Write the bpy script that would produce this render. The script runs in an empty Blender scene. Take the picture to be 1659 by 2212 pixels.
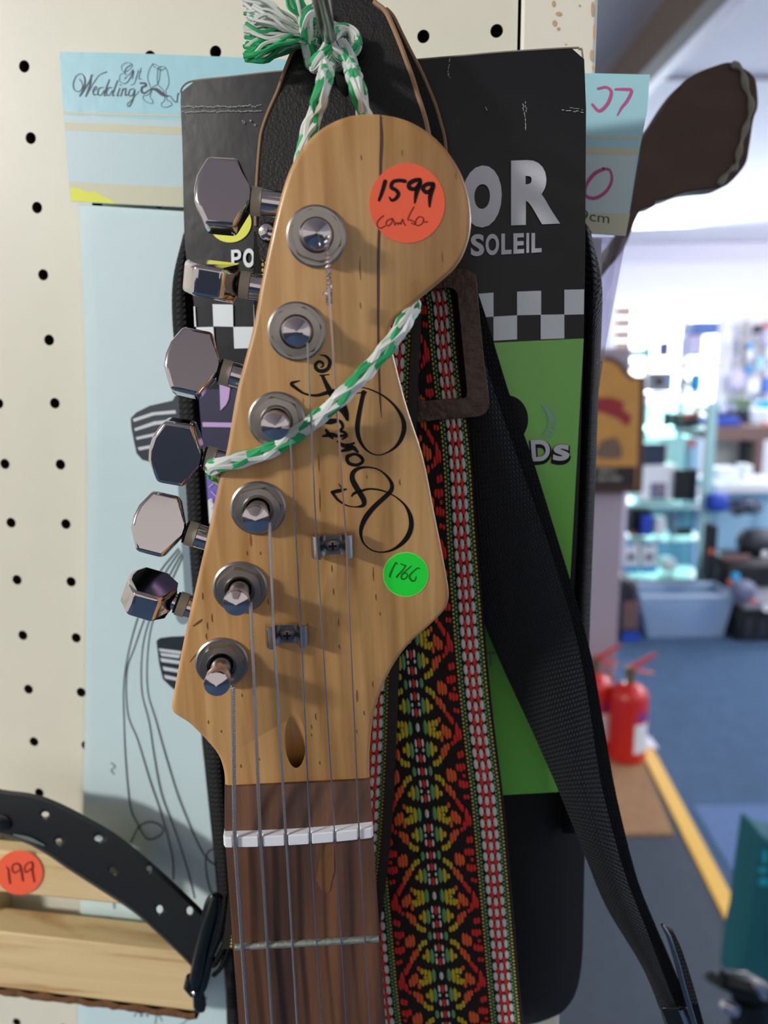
import bpy, bmesh, math, random
import numpy as np
from mathutils import Vector, Matrix

random.seed(7)
scene = bpy.context.scene
COL = scene.collection

# ------------------------------------------------------------------ camera
F_PX, CX, CY = 1671.0, 829.5, 1106.0
YAW, PITCH, ROLL = math.radians(-8.957), math.radians(-11.007), math.radians(-0.613)
CAM = Vector((0.18337, -0.29641, -0.11159))
_f = Vector((math.sin(YAW) * math.cos(PITCH), math.cos(YAW) * math.cos(PITCH), math.sin(PITCH)))
_r0 = Vector((math.cos(YAW), -math.sin(YAW), 0))
_u0 = _r0.cross(_f)
_r = _r0 * math.cos(ROLL) + _u0 * math.sin(ROLL)
_u = -_r0 * math.sin(ROLL) + _u0 * math.cos(ROLL)
cam = bpy.data.cameras.new('camera')
cam_o = bpy.data.objects.new('camera', cam)
COL.objects.link(cam_o)
M = Matrix.Identity(4)
for i in range(3):
    M[i][0], M[i][1], M[i][2], M[i][3] = _r[i], _u[i], -_f[i], CAM[i]
cam_o.matrix_world = M
cam.sensor_width = 36.0
cam.lens = F_PX / 2212.0 * 36.0
cam.clip_start, cam.clip_end = 0.01, 60
cam.dof.use_dof = True
cam.dof.focus_distance = 0.222
cam.dof.aperture_fstop = 10.5
scene.camera = cam_o

# ------------------------------------------------------------------ light and exposure
scene.view_settings.view_transform = 'Standard'
scene.view_settings.look = 'None'
scene.view_settings.gamma = 1.0
scene.view_settings.exposure = 0.0
world = bpy.data.worlds.new('daylight')
scene.world = world
world.use_nodes = True
_bg = world.node_tree.nodes['Background']
_bg.inputs['Color'].default_value = (0.80, 0.90, 1.0, 1)
_wn, _wl = world.node_tree.nodes, world.node_tree.links          # brighter sky on the window side of the building
_tc = _wn.new('ShaderNodeTexCoord')
_dp = _wn.new('ShaderNodeVectorMath'); _dp.operation = 'DOT_PRODUCT'; _dp.inputs[1].default_value = (0.05, 1.0, 0.0)
_mr = _wn.new('ShaderNodeMapRange'); _mr.inputs['From Min'].default_value = 0.55; _mr.inputs['From Max'].default_value = 0.85
_mr.inputs['To Min'].default_value = 0.72; _mr.inputs['To Max'].default_value = 6.0
_cx = _wn.new('ShaderNodeMix'); _cx.data_type = 'RGBA'
_cx.inputs[6].default_value = (1.0, 0.955, 0.925, 1); _cx.inputs[7].default_value = (0.85, 0.93, 1.0, 1)
_cr = _wn.new('ShaderNodeMapRange'); _cr.inputs['From Min'].default_value = 0.3; _cr.inputs['From Max'].default_value = 0.8
_wl.new(_dp.outputs['Value'], _cr.inputs['Value']); _wl.new(_cr.outputs[0], _cx.inputs[0]); _wl.new(_cx.outputs[2], _bg.inputs['Color'])
_wl.new(_tc.outputs['Generated'], _dp.inputs[0]); _wl.new(_dp.outputs['Value'], _mr.inputs['Value']); _wl.new(_mr.outputs[0], _bg.inputs['Strength'])


def area_light(name, loc, target, sx, sy, power, color):
    L = bpy.data.lights.new(name, 'AREA')
    L.shape = 'RECTANGLE'; L.size = sx; L.size_y = sy
    L.energy = power; L.color = color
    o = bpy.data.objects.new(name, L); COL.objects.link(o)
    o.location = loc
    d = Vector(target) - Vector(loc)
    o.rotation_euler = d.to_track_quat('-Z', 'Y').to_euler()
    return o


area_light('shop_lamp', (-2.05, -2.05, 0.98), (0.17, -0.05, -0.15), 0.36, 0.36, 122.0, (1.0, 0.97, 0.93))
area_light('window_light', (1.1, 7.2, 0.35), (1.0, 3.0, -0.9), 1.3, 1.6, 150.0, (0.8, 0.9, 1.0))
for _k, _p in enumerate([(3.2, 5.6, 0.55), (3.4, 3.0, 0.55), (2.7, 1.0, 0.60)]):  # unseen fill lights, added to brighten the ceiling and the shop
    _L = bpy.data.lights.new('added_fill_light', 'POINT'); _L.energy = (92.0, 92.0, 34.0)[_k]; _L.shadow_soft_size = 0.25; _L.color = (0.95, 0.96, 1.0)
    _o = bpy.data.objects.new('added_fill_light', _L); COL.objects.link(_o); _o.location = _p

# ------------------------------------------------------------------ helpers: rays and planes


def ray(px, py):
    return _r * ((px - CX) / F_PX) - _u * ((py - CY) / F_PX) + _f


def W(px, py, y):                       # point of a pixel's ray on the plane parallel to the pegboard
    d = ray(px, py)
    return CAM + d * ((y - CAM.y) / d.y)


GN = -ray(660, 690).normalized()        # headstock normal, towards the viewer
GP = CAM + ray(645, 1795) * 0.2285


def _plane(px, py, h):
    d = ray(px, py)
    p = GP + GN * h
    return CAM + d * ((p - CAM).dot(GN) / d.dot(GN))


GU = (_plane(644, 1700, 0) - _plane(672, 2212, 0)).normalized()
GX = GU.cross(GN).normalized()
GM = Matrix.Identity(4)
for i in range(3):
    GM[i][0], GM[i][1], GM[i][2], GM[i][3] = GX[i], GU[i], GN[i], GP[i]


def G(px, py, h=0.0):                   # world point on the headstock face raised by h
    return _plane(px, py, h)


SH_F = Vector((math.sin(YAW), math.cos(YAW), 0))
SH_R = Vector((math.cos(YAW), -math.sin(YAW), 0))
EYE = 1.56
FLOOR_Z = CAM.z - EYE


def S(x, y, z):                         # shop frame (right, ahead, above the floor) to world
    return Vector((CAM.x, CAM.y, FLOOR_Z)) + SH_R * x + SH_F * y + Vector((0, 0, z))


def sp(px, py, d):                      # pixel at forward distance d, in the shop frame
    v = ray(px, py)
    t = d / v.dot(SH_F)
    return (v.dot(SH_R) * t, d, EYE + v.z * t)


def sfloor(px, py, z=0.0):
    v = ray(px, py)
    t = (z - EYE) / v.z
    return (v.dot(SH_R) * t, v.dot(SH_F) * t, z)


# ------------------------------------------------------------------ helpers: materials
MATS = {}


def srgb(h):
    if isinstance(h, str):
        h = h.lstrip('#')
        c = [int(h[i:i + 2], 16) / 255 for i in (0, 2, 4)]
    else:
        c = [v / 255 for v in h]
    return tuple(v / 12.92 if v <= 0.04045 else ((v + 0.055) / 1.055) ** 2.4 for v in c) + (1.0,)


def mat(name, color, rough=0.5, metal=0.0, var=0.0, vscale=(300, 300, 300), bump=0.0, bscale=800.0, bdist=0.0002,
        coat=0.0, spec=0.5, emis=0.0, alpha=1.0, trans=0.0):
    if name in MATS:
        return MATS[name]
    m = bpy.data.materials.new(name)
    m.use_nodes = True
    nt = m.node_tree
    b = nt.nodes['Principled BSDF']
    c = srgb(color)
    b.inputs['Base Color'].default_value = c
    b.inputs['Roughness'].default_value = rough
    b.inputs['Metallic'].default_value = metal
    b.inputs['Specular IOR Level'].default_value = spec
    b.inputs['Coat Weight'].default_value = coat
    b.inputs['Coat Roughness'].default_value = 0.12
    b.inputs['Alpha'].default_value = alpha
    b.inputs['Transmission Weight'].default_value = trans
    if emis:
        b.inputs['Emission Color'].default_value = c
        b.inputs['Emission Strength'].default_value = emis
    tc = nt.nodes.new('ShaderNodeTexCoord')
    if var:
        mp = nt.nodes.new('ShaderNodeMapping'); mp.inputs['Scale'].default_value = vscale
        n = nt.nodes.new('ShaderNodeTexNoise'); n.inputs['Scale'].default_value = 1.0; n.inputs['Detail'].default_value = 4
        mx = nt.nodes.new('ShaderNodeMix'); mx.data_type = 'RGBA'
        mx.inputs[6].default_value = tuple(v * (1 - var) for v in c[:3]) + (1,)
        mx.inputs[7].default_value = tuple(min(1, v * (1 + var)) for v in c[:3]) + (1,)
        nt.links.new(tc.outputs['Object'], mp.inputs[0]); nt.links.new(mp.outputs[0], n.inputs['Vector'])
        nt.links.new(n.outputs[0], mx.inputs[0]); nt.links.new(mx.outputs[2], b.inputs['Base Color'])
    if bump:
        n2 = nt.nodes.new('ShaderNodeTexNoise'); n2.inputs['Scale'].default_value = bscale; n2.inputs['Detail'].default_value = 3
        bp = nt.nodes.new('ShaderNodeBump'); bp.inputs['Strength'].default_value = bump; bp.inputs['Distance'].default_value = bdist
        nt.links.new(tc.outputs['Object'], n2.inputs['Vector']); nt.links.new(n2.outputs[0], bp.inputs['Height'])
        nt.links.new(bp.outputs[0], b.inputs['Normal'])
    MATS[name] = m
    return m


def nodes_of(m):
    return m.node_tree.nodes, m.node_tree.links, m.node_tree.nodes['Principled BSDF']


def maple_material():
    m = mat('honey_maple', 'C0925C', rough=0.36, coat=0.2)
    N, L, b = nodes_of(m)
    tc = N.new('ShaderNodeTexCoord')
    mp = N.new('ShaderNodeMapping'); mp.inputs['Scale'].default_value = (260, 14, 60)
    n = N.new('ShaderNodeTexNoise'); n.inputs['Scale'].default_value = 1; n.inputs['Detail'].default_value = 5; n.inputs['Distortion'].default_value = 0.4
    r = N.new('ShaderNodeValToRGB')
    r.color_ramp.elements[0].position = 0.30; r.color_ramp.elements[0].color = srgb('B2834C')
    r.color_ramp.elements[1].position = 0.68; r.color_ramp.elements[1].color = srgb('D6AA70')
    mpb = N.new('ShaderNodeMapping'); mpb.inputs['Scale'].default_value = (28, 9, 20)
    nb = N.new('ShaderNodeTexNoise'); nb.inputs['Scale'].default_value = 1; nb.inputs['Detail'].default_value = 2
    mb_ = N.new('ShaderNodeMix'); mb_.data_type = 'RGBA'; mb_.blend_type = 'MULTIPLY'; mb_.inputs[0].default_value = 1
    rb = N.new('ShaderNodeValToRGB')
    rb.color_ramp.elements[0].position = 0.35; rb.color_ramp.elements[0].color = (0.80, 0.76, 0.72, 1)
    rb.color_ramp.elements[1].position = 0.65; rb.color_ramp.elements[1].color = (1, 1, 1, 1)
    # dark flecks: short streaks along the grain
    mp2 = N.new('ShaderNodeMapping'); mp2.inputs['Scale'].default_value = (330, 62, 150); mp2.inputs['Rotation'].default_value = (0, 0, 0.05)
    v = N.new('ShaderNodeTexVoronoi'); v.inputs['Scale'].default_value = 1.0
    lt = N.new('ShaderNodeMath'); lt.operation = 'LESS_THAN'; lt.inputs[1].default_value = 0.17
    vc = N.new('ShaderNodeSeparateColor')
    gt = N.new('ShaderNodeMath'); gt.operation = 'GREATER_THAN'; gt.inputs[1].default_value = 0.955
    ml = N.new('ShaderNodeMath'); ml.operation = 'MULTIPLY'
    ml2 = N.new('ShaderNodeMath'); ml2.operation = 'MULTIPLY'; ml2.inputs[1].default_value = 0.75
    fm = N.new('ShaderNodeMix'); fm.data_type = 'RGBA'; fm.inputs[7].default_value = srgb('6B4020')
    L.new(tc.outputs['Object'], mp.inputs[0]); L.new(mp.outputs[0], n.inputs['Vector']); L.new(n.outputs[0], r.inputs[0])
    L.new(tc.outputs['Object'], mpb.inputs[0]); L.new(mpb.outputs[0], nb.inputs['Vector']); L.new(nb.outputs[0], rb.inputs[0])
    L.new(r.outputs[0], mb_.inputs[6]); L.new(rb.outputs[0], mb_.inputs[7])
    L.new(tc.outputs['Object'], mp2.inputs[0]); L.new(mp2.outputs[0], v.inputs['Vector'])
    L.new(v.outputs['Distance'], lt.inputs[0]); L.new(v.outputs['Color'], vc.inputs[0]); L.new(vc.outputs[0], gt.inputs[0])
    L.new(lt.outputs[0], ml.inputs[0]); L.new(gt.outputs[0], ml.inputs[1]); L.new(ml.outputs[0], ml2.inputs[0])
    L.new(ml2.outputs[0], fm.inputs[0]); L.new(mb_.outputs[2], fm.inputs[6]); L.new(fm.outputs[2], b.inputs['Base Color'])
    return m


def rosewood_material():
    m = mat('rosewood', '6B4A36', rough=0.55)
    N, L, b = nodes_of(m)
    tc = N.new('ShaderNodeTexCoord')
    mp = N.new('ShaderNodeMapping'); mp.inputs['Scale'].default_value = (170, 9, 40)
    n = N.new('ShaderNodeTexNoise'); n.inputs['Scale'].default_value = 1; n.inputs['Detail'].default_value = 6
    r = N.new('ShaderNodeValToRGB')
    e = r.color_ramp.elements
    e[0].position = 0.33; e[0].color = srgb('3A2824')
    e[1].position = 0.72; e[1].color = srgb('7C5338')
    k = e.new(0.5); k.color = srgb('583C2E')
    mp2 = N.new('ShaderNodeMapping'); mp2.inputs['Scale'].default_value = (1500, 120, 200)
    n2 = N.new('ShaderNodeTexNoise'); n2.inputs['Scale'].default_value = 1; n2.inputs['Detail'].default_value = 2
    bp = N.new('ShaderNodeBump'); bp.inputs['Strength'].default_value = 0.35; bp.inputs['Distance'].default_value = 0.0002
    L.new(tc.outputs['Object'], mp.inputs[0]); L.new(mp.outputs[0], n.inputs['Vector']); L.new(n.outputs[0], r.inputs[0])
    L.new(r.outputs[0], b.inputs['Base Color'])
    L.new(tc.outputs['Object'], mp2.inputs[0]); L.new(mp2.outputs[0], n2.inputs['Vector']); L.new(n2.outputs[0], bp.inputs['Height'])
    L.new(bp.outputs[0], b.inputs['Normal'])
    return m


def pine_material():
    m = mat('pale_pine', 'D9BF8C', rough=0.7)
    N, L, b = nodes_of(m)
    tc = N.new('ShaderNodeTexCoord')
    mp = N.new('ShaderNodeMapping'); mp.inputs['Scale'].default_value = (12, 40, 150)
    n = N.new('ShaderNodeTexNoise'); n.inputs['Scale'].default_value = 1; n.inputs['Detail'].default_value = 5; n.inputs['Distortion'].default_value = 0.8
    r = N.new('ShaderNodeValToRGB')
    e = r.color_ramp.elements
    e[0].position = 0.28; e[0].color = srgb('B58D57')
    e[1].position = 0.7; e[1].color = srgb('E4CC9C')
    k = e.new(0.42); k.color = srgb('D8BD8A')
    L.new(tc.outputs['Object'], mp.inputs[0]); L.new(mp.outputs[0], n.inputs['Vector']); L.new(n.outputs[0], r.inputs[0])
    L.new(r.outputs[0], b.inputs['Base Color'])
    return m


def webbing_material(name, color, ribs, cross, dist, rough=0.75, vari=0.0):
    """woven tape: ribs across the length (UV v in metres), optional columns along u"""
    m = mat(name, color, rough=rough, spec=0.35)
    N, L, b = nodes_of(m)
    uv = N.new('ShaderNodeUVMap')
    sx = N.new('ShaderNodeSeparateXYZ')
    L.new(uv.outputs[0], sx.inputs[0])

    def wave(sock, freq, phase=None):
        a = N.new('ShaderNodeMath'); a.operation = 'MULTIPLY'; a.inputs[1].default_value = freq * 2 * math.pi
        L.new(sock, a.inputs[0])
        o = a.outputs[0]
        if phase is not None:
            p = N.new('ShaderNodeMath'); p.operation = 'ADD'
            L.new(o, p.inputs[0]); L.new(phase, p.inputs[1]); o = p.outputs[0]
        s = N.new('ShaderNodeMath'); s.operation = 'SINE'
        L.new(o, s.inputs[0])
        return s.outputs[0]
    w2 = wave(sx.outputs['X'], cross)
    ph = N.new('ShaderNodeMath'); ph.operation = 'MULTIPLY'; ph.inputs[1].default_value = 0.8
    L.new(w2, ph.inputs[0])
    w1 = wave(sx.outputs['Y'], ribs, ph.outputs[0])
    ad = N.new('ShaderNodeMath'); ad.operation = 'MULTIPLY_ADD'; ad.inputs[1].default_value = 0.35
    L.new(w2, ad.inputs[0]); L.new(w1, ad.inputs[2])
    bp = N.new('ShaderNodeBump'); bp.inputs['Strength'].default_value = 1.0; bp.inputs['Distance'].default_value = dist
    L.new(ad.outputs[0], bp.inputs['Height']); L.new(bp.outputs[0], b.inputs['Normal'])
    return m


def film_material(name, tint, gloss=0.25, rough=0.12):
    m = bpy.data.materials.new(name); m.use_nodes = True
    N, L = m.node_tree.nodes, m.node_tree.links
    N.remove(N['Principled BSDF'])
    out = N['Material Output']
    t = N.new('ShaderNodeBsdfTransparent'); t.inputs[0].default_value = srgb(tint)
    g = N.new('ShaderNodeBsdfGlossy'); g.inputs['Roughness'].default_value = rough
    mx = N.new('ShaderNodeMixShader'); mx.inputs[0].default_value = 0.04 + gloss * 0.1
    L.new(t.outputs[0], mx.inputs[1]); L.new(g.outputs[0], mx.inputs[2])
    L.new(mx.outputs[0], out.inputs[0])
    MATS[name] = m
    return m


# ------------------------------------------------------------------ helpers: meshes
class MB:
    def __init__(self):
        self.v, self.f, self.mi, self.uv = [], [], [], {}

    def add(self, verts, faces, mi=0, uvs=None):
        o = len(self.v)
        self.v.extend([Vector(p) for p in verts])
        for k, f in enumerate(faces):
            self.f.append([i + o for i in f]); self.mi.append(mi)
            if uvs:
                self.uv[len(self.f) - 1] = [uvs[i] for i in f]
        return self

    def prism(self, front, back, mi=0, mi_side=None):
        """front, back: matching loops of points"""
        n = len(front)
        self.add(list(front) + list(back), [list(range(n)), list(range(2 * n - 1, n - 1, -1))], mi)
        o = len(self.v) - 2 * n
        for i in range(n):
            j = (i + 1) % n
            self.f.append([o + j, o + i, o + n + i, o + n + j]); self.mi.append(mi if mi_side is None else mi_side)
        return self

    def poly(self, pts, mi=0):
        return self.add(pts, [list(range(len(pts)))], mi)

    def box(self, a, b, T=None, mi=0):
        T = T or (lambda x, y, z: Vector((x, y, z)))
        (x0, y0, z0), (x1, y1, z1) = a, b
        vs = [T(x, y, z) for z in (z0, z1) for y in (y0, y1) for x in (x0, x1)]
        return self.add(vs, [(0, 2, 3, 1), (4, 5, 7, 6), (0, 1, 5, 4), (2, 6, 7, 3), (0, 4, 6, 2), (1, 3, 7, 5)], mi)

    def tube(self, pts, rad, n=10, mi=0, closed=False, caps=True, flat=1.0, ref=None):
        pts = [Vector(p) for p in pts]
        m = len(pts)
        rad = list(rad) if hasattr(rad, '__len__') else [rad] * m
        t0 = None
        rings = []
        nrm = None
        for i in range(m):
            if closed:
                t = pts[(i + 1) % m] - pts[i - 1]
            else:
                t = pts[min(i + 1, m - 1)] - pts[max(i - 1, 0)]
            if t.length < 1e-12:
                t = t0 or Vector((0, 0, 1))
            t = t.normalized()
            if nrm is None:
                a = ref or (Vector((0, 0, 1)) if abs(t.z) < 0.9 else Vector((1, 0, 0)))
                nrm = (a - t * a.dot(t)).normalized()
            else:
                nrm = (nrm - t * nrm.dot(t))
                nrm = nrm.normalized() if nrm.length > 1e-9 else Vector((1, 0, 0))
            bn = t.cross(nrm)
            rings.append([pts[i] + (nrm * math.cos(2 * math.pi * k / n) * flat + bn * math.sin(2 * math.pi * k / n)) * rad[i] for k in range(n)])
            t0 = t
        vs = [p for r in rings for p in r]
        fs = []
        for i in range(m if closed else m - 1):
            j = (i + 1) % m
            for k in range(n):
                l = (k + 1) % n
                fs.append((i * n + k, i * n + l, j * n + l, j * n + k))
        if caps and not closed:
            fs.append(list(range(n - 1, -1, -1))); fs.append([(m - 1) * n + k for k in range(n)])
        return self.add(vs, fs, mi)

    def lathe(self, prof, o, ax, n=28, mi=0, ref=None):
        """prof: (radius, height) along axis ax from o"""
        ax = Vector(ax).normalized()
        a = ref or (Vector((0, 0, 1)) if abs(ax.z) < 0.9 else Vector((1, 0, 0)))
        x = (a - ax * a.dot(ax)).normalized(); y = ax.cross(x)
        o = Vector(o)
        vs, fs = [], []
        for (r, h) in prof:
            r = max(r, 1e-6)
            for k in range(n):
                t = 2 * math.pi * k / n
                vs.append(o + ax * h + (x * math.cos(t) + y * math.sin(t)) * r)
        for i in range(len(prof) - 1):
            for k in range(n):
                l = (k + 1) % n
                fs.append((i * n + k, i * n + l, (i + 1) * n + l, (i + 1) * n + k))
        fs.append(list(range(n - 1, -1, -1))); fs.append([(len(prof) - 1) * n + k for k in range(n)])
        return self.add(vs, fs, mi)

    def ball(self, c, r, mi=0, n=12, m=8):
        prof = [(r * math.sin(math.pi * i / m), -r * math.cos(math.pi * i / m)) for i in range(m + 1)]
        return self.lathe(prof, c, (0, 0, 1), n, mi)

    def grid(self, P, thick=None, mi=0, mi_back=None, uvs=None):
        """P[i][j] points; thick: offset vector towards the back, or a matching grid"""
        a, b = len(P), len(P[0])
        vs = [p for row in P for p in row]
        fu = [uv for row in uvs for uv in row] if uvs else None
        fs = [(i * b + j, i * b + j + 1, (i + 1) * b + j + 1, (i + 1) * b + j) for i in range(a - 1) for j in range(b - 1)]
        if thick is None:
            return self.add(vs, fs, mi, fu)
        mi_back = mi if mi_back is None else mi_back
        B = [p + thick for p in vs]
        self.add(vs, fs, mi, fu)
        self.add(B, [tuple(reversed(f)) for f in fs], mi_back, fu)
        o = len(self.v) - 2 * a * b
        rim = [(0, j) for j in range(b)] + [(i, b - 1) for i in range(1, a)] + [(a - 1, j) for j in range(b - 2, -1, -1)] + [(i, 0) for i in range(a - 2, 0, -1)]
        idx = [i * b + j for i, j in rim]
        for k in range(len(idx)):
            l = (k + 1) % len(idx)
            self.f.append([o + idx[l], o + idx[k], o + a * b + idx[k], o + a * b + idx[l]]); self.mi.append(mi_back)
        return self


WM = {}


def tag(o, label=None, cat=None, group=None, kind=None):
    if label: o['label'] = label
    if cat: o['category'] = cat
    if group: o['group'] = group
    if kind: o['kind'] = kind
    return o


def thing(name, label, cat, loc, group=None, matrix=None):
    o = bpy.data.objects.new(name, None)
    COL.objects.link(o)
    o.empty_display_size = 0.02
    mw = matrix.copy() if matrix is not None else Matrix.Translation(Vector(loc))
    o.matrix_world = mw
    WM[o.name] = mw
    return tag(o, label, cat, group)


def shop_matrix(x, y, z):
    m = Matrix.Rotation(-YAW, 4, 'Z')
    m.translation = S(x, y, z)
    return m


def obj(name, mb, mats, parent=None, bevel=0.0, segs=2, smooth=True, label=None, matrix=None, sharp=35, recalc=True):
    me = bpy.data.meshes.new(name)
    if parent is not None:
        mw = WM[parent.name]
    elif matrix is not None:
        mw = matrix
    else:
        lo = Vector([min(p[i] for p in mb.v) for i in range(3)]); hi = Vector([max(p[i] for p in mb.v) for i in range(3)])
        mw = Matrix.Translation(Vector(((lo.x + hi.x) / 2, (lo.y + hi.y) / 2, lo.z)))
    inv = mw.inverted()
    me.from_pydata([inv @ p for p in mb.v], [], mb.f)
    for m in (mats if isinstance(mats, (list, tuple)) else [mats]):
        me.materials.append(m)
    me.polygons.foreach_set('material_index', mb.mi)
    if mb.uv:
        lay = me.uv_layers.new(name='UVMap')
        for pi, uvs in mb.uv.items():
            for k, li in enumerate(me.polygons[pi].loop_indices):
                lay.data[li].uv = uvs[k]
    if recalc:
        bm = bmesh.new(); bm.from_mesh(me)
        bmesh.ops.recalc_face_normals(bm, faces=bm.faces)
        bm.to_mesh(me); bm.free()
    if smooth:
        me.polygons.foreach_set('use_smooth', [True] * len(me.polygons))
        me.set_sharp_from_angle(angle=math.radians(sharp))
    me.update()
    o = bpy.data.objects.new(name, me)
    COL.objects.link(o)
    if parent is not None:
        o.parent = parent
    else:
        o.matrix_world = mw
    WM[o.name] = mw
    if bevel:
        md = o.modifiers.new('bevel', 'BEVEL'); md.width = bevel; md.segments = segs; md.limit_method = 'ANGLE'; md.angle_limit = math.radians(40)
        md.harden_normals = False
    if label:
        o['label'] = label
    return o


def struct(name, mb, mats, **k):
    return tag(obj(name, mb, mats, **k), kind='structure')


def bake_modifiers(o):
    dg = bpy.context.evaluated_depsgraph_get()
    me = bpy.data.meshes.new_from_object(o.evaluated_get(dg))
    o.modifiers.clear()
    o.data = me


def cut(o, mb, keep_mats=True):
    """carve the volume of mb (world coordinates) out of object o"""
    c = obj('cutter', mb, list(o.data.materials), matrix=Matrix.Identity(4))
    md = o.modifiers.new('cut', 'BOOLEAN'); md.object = c; md.operation = 'DIFFERENCE'; md.solver = 'EXACT'
    bpy.context.view_layer.update()
    bake_modifiers(o)
    bpy.data.objects.remove(c, do_unlink=True)


def crom(pts, n=8, closed=False):
    """Catmull-Rom through tuples of any length"""
    P = [np.array(p, float) for p in pts]
    m = len(P)
    out = []
    rng = range(m if closed else m - 1)
    for i in rng:
        p0 = P[i - 1] if (i > 0 or closed) else P[i] * 2 - P[i + 1]
        p1, p2 = P[i], P[(i + 1) % m]
        p3 = P[(i + 2) % m] if (i + 2 < m or closed) else p2 * 2 - p1
        for k in range(n):
            t = k / n
            out.append(0.5 * ((2 * p1) + (p2 - p0) * t + (2 * p0 - 5 * p1 + 4 * p2 - p3) * t * t + (3 * p1 - p0 - 3 * p2 + p3) * t ** 3))
    if not closed:
        out.append(P[-1])
    return out


def zoom(scale, ox, oy):
    return lambda x, y: (ox + x / scale, oy + y / scale)


def strokes(mb, lst, pf, zf=None, scale=1.0, n=8, mi=0, defw=None, lift=None, straight=False):
    """pen strokes: lists of (x, y, width) turned into flat ink ribbons; pf maps a pixel to the surface"""
    for st in lst:
        pts = [(p[0], p[1], (p[2] if len(p) > 2 else defw)) for p in st]
        if zf:
            pts = [zf(x, y) + (w / scale,) for x, y, w in pts]
        c = pts if straight else crom(pts, n)
        c = [np.array(p, float) for p in c]
        Lp, Rp = [], []
        for i in range(len(c)):
            t = c[min(i + 1, len(c) - 1)][:2] - c[max(i - 1, 0)][:2]
            ln = np.hypot(*t) or 1.0
            nx, ny = -t[1] / ln, t[0] / ln
            w = max(abs(c[i][2]), 0.25) / 2
            Lp.append((c[i][0] + nx * w, c[i][1] + ny * w)); Rp.append((c[i][0] - nx * w, c[i][1] - ny * w))
        cap0, cap1 = [], []
        for (cc, tgt, sgn) in ((c[0], cap0, -1), (c[-1], cap1, 1)):
            i = 0 if sgn < 0 else len(c) - 1
            t = (c[1][:2] - c[0][:2]) if sgn < 0 else (c[-1][:2] - c[-2][:2])
            ln = np.hypot(*t) or 1.0
            t = t / ln * sgn
            w = max(abs(cc[2]), 0.25) / 2
            nrm = np.array((-t[1], t[0]))
            for k in range(1, 6):
                a = math.pi * k / 6 - math.pi / 2
                q = cc[:2] + (t * math.cos(a) + nrm * math.sin(a)) * w
                tgt.append((q[0], q[1]))
        vs = [pf(*p) for p in Lp] + [pf(*p) for p in Rp]
        m = len(c)
        mb.add(vs, [(i, i + 1, m + i + 1, m + i) for i in range(m - 1)], mi)
        mb.poly([pf(*Lp[0])] + [pf(*p) for p in (cap0 if _near(cap0[0], Lp[0], Rp[0]) else cap0[::-1])] + [pf(*Rp[0])], mi)
        mb.poly([pf(*Lp[-1])] + [pf(*p) for p in (cap1 if _near(cap1[0], Lp[-1], Rp[-1]) else cap1[::-1])] + [pf(*Rp[-1])], mi)
    return mb


def _near(a, l, r):
    return (a[0] - l[0]) ** 2 + (a[1] - l[1]) ** 2 < (a[0] - r[0]) ** 2 + (a[1] - r[1]) ** 2


def lettering(mb, body, quad, pf, bold=0.0, mi=0):
    """letters fitted into a four-cornered area (tl, tr, br, bl) of a surface"""
    cu = bpy.data.curves.new('lettering', 'FONT'); cu.body = body; cu.offset = bold; cu.resolution_u = 5
    o = bpy.data.objects.new('lettering', cu); COL.objects.link(o)
    bpy.context.view_layer.update()
    me = bpy.data.meshes.new_from_object(o.evaluated_get(bpy.context.evaluated_depsgraph_get()))
    v = [p.co.copy() for p in me.vertices]; f = [list(p.vertices) for p in me.polygons]
    bpy.data.objects.remove(o, do_unlink=True); bpy.data.meshes.remove(me)
    x0, x1 = min(p.x for p in v), max(p.x for p in v); y0, y1 = min(p.y for p in v), max(p.y for p in v)
    q = [np.array(c, float) for c in quad]
    out = []
    for p in v:
        a, b = (p.x - x0) / (x1 - x0), (y1 - p.y) / (y1 - y0)
        c = (q[0] * (1 - a) + q[1] * a) * (1 - b) + (q[3] * (1 - a) + q[2] * a) * b
        out.append(pf(c[0], c[1]))
    return mb.add(out, f, mi)


def ellipse_px(cx, cy, rx, ry, n=48, a0=0.0):
    return [(cx + rx * math.cos(a0 + 2 * math.pi * k / n), cy - ry * math.sin(a0 + 2 * math.pi * k / n)) for k in range(n)]

# ------------------------------------------------------------------ materials
M_MAPLE = maple_material()
M_ROSE = rosewood_material()
M_PINE = pine_material()
M_CREAM = mat('cream_paint', 'E4E2D0', rough=0.42, var=0.05, vscale=(40, 40, 25), bump=0.25, bscale=900, bdist=0.00015)
M_CREAM_TRIM = mat('cream_gloss_paint', 'EBE8D8', rough=0.35, bump=0.2, bscale=300)
M_DARKVOID = mat('dark_backing', '0C0A09', rough=0.9)
M_NICKEL = mat('worn_nickel', 'A29C96', rough=0.34, metal=1.0, bump=0.15, bscale=1500, bdist=0.0001)
M_CHROME = mat('chrome', 'CBC3C4', rough=0.08, metal=1.0)
M_STEEL = mat('string_steel', 'B9B4B4', rough=0.3, metal=1.0)
M_BRONZE = mat('tan_string_steel', 'C8A99C', rough=0.35, metal=1.0)
M_DARKMETAL = mat('dark_screw_metal', '7A7472', rough=0.4, metal=1.0)
M_WHITEPL = mat('white_bone', 'EDF0F5', rough=0.3)
M_GREYPL = mat('grey_plastic', 'A5A49C', rough=0.5)
M_BLACK = mat('black_ink', '0C0B0A', rough=0.55, spec=.25)
M_ORANGE = mat('orange_sticker', 'FF6844', rough=0.55)
M_GREENST = mat('green_sticker', '14E83C', rough=0.55)
M_GREENRIM = mat('pale_green_paper_edge', '9BE86E', rough=0.6)
M_REDINK = mat('dark_red_ink', '7A1208', rough=0.6)
M_GREENINK = mat('dark_green_ink', '08780F', rough=0.6)
M_CORDG = mat('green_polypropylene', '2FA866', rough=0.45, spec=0.4)
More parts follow.
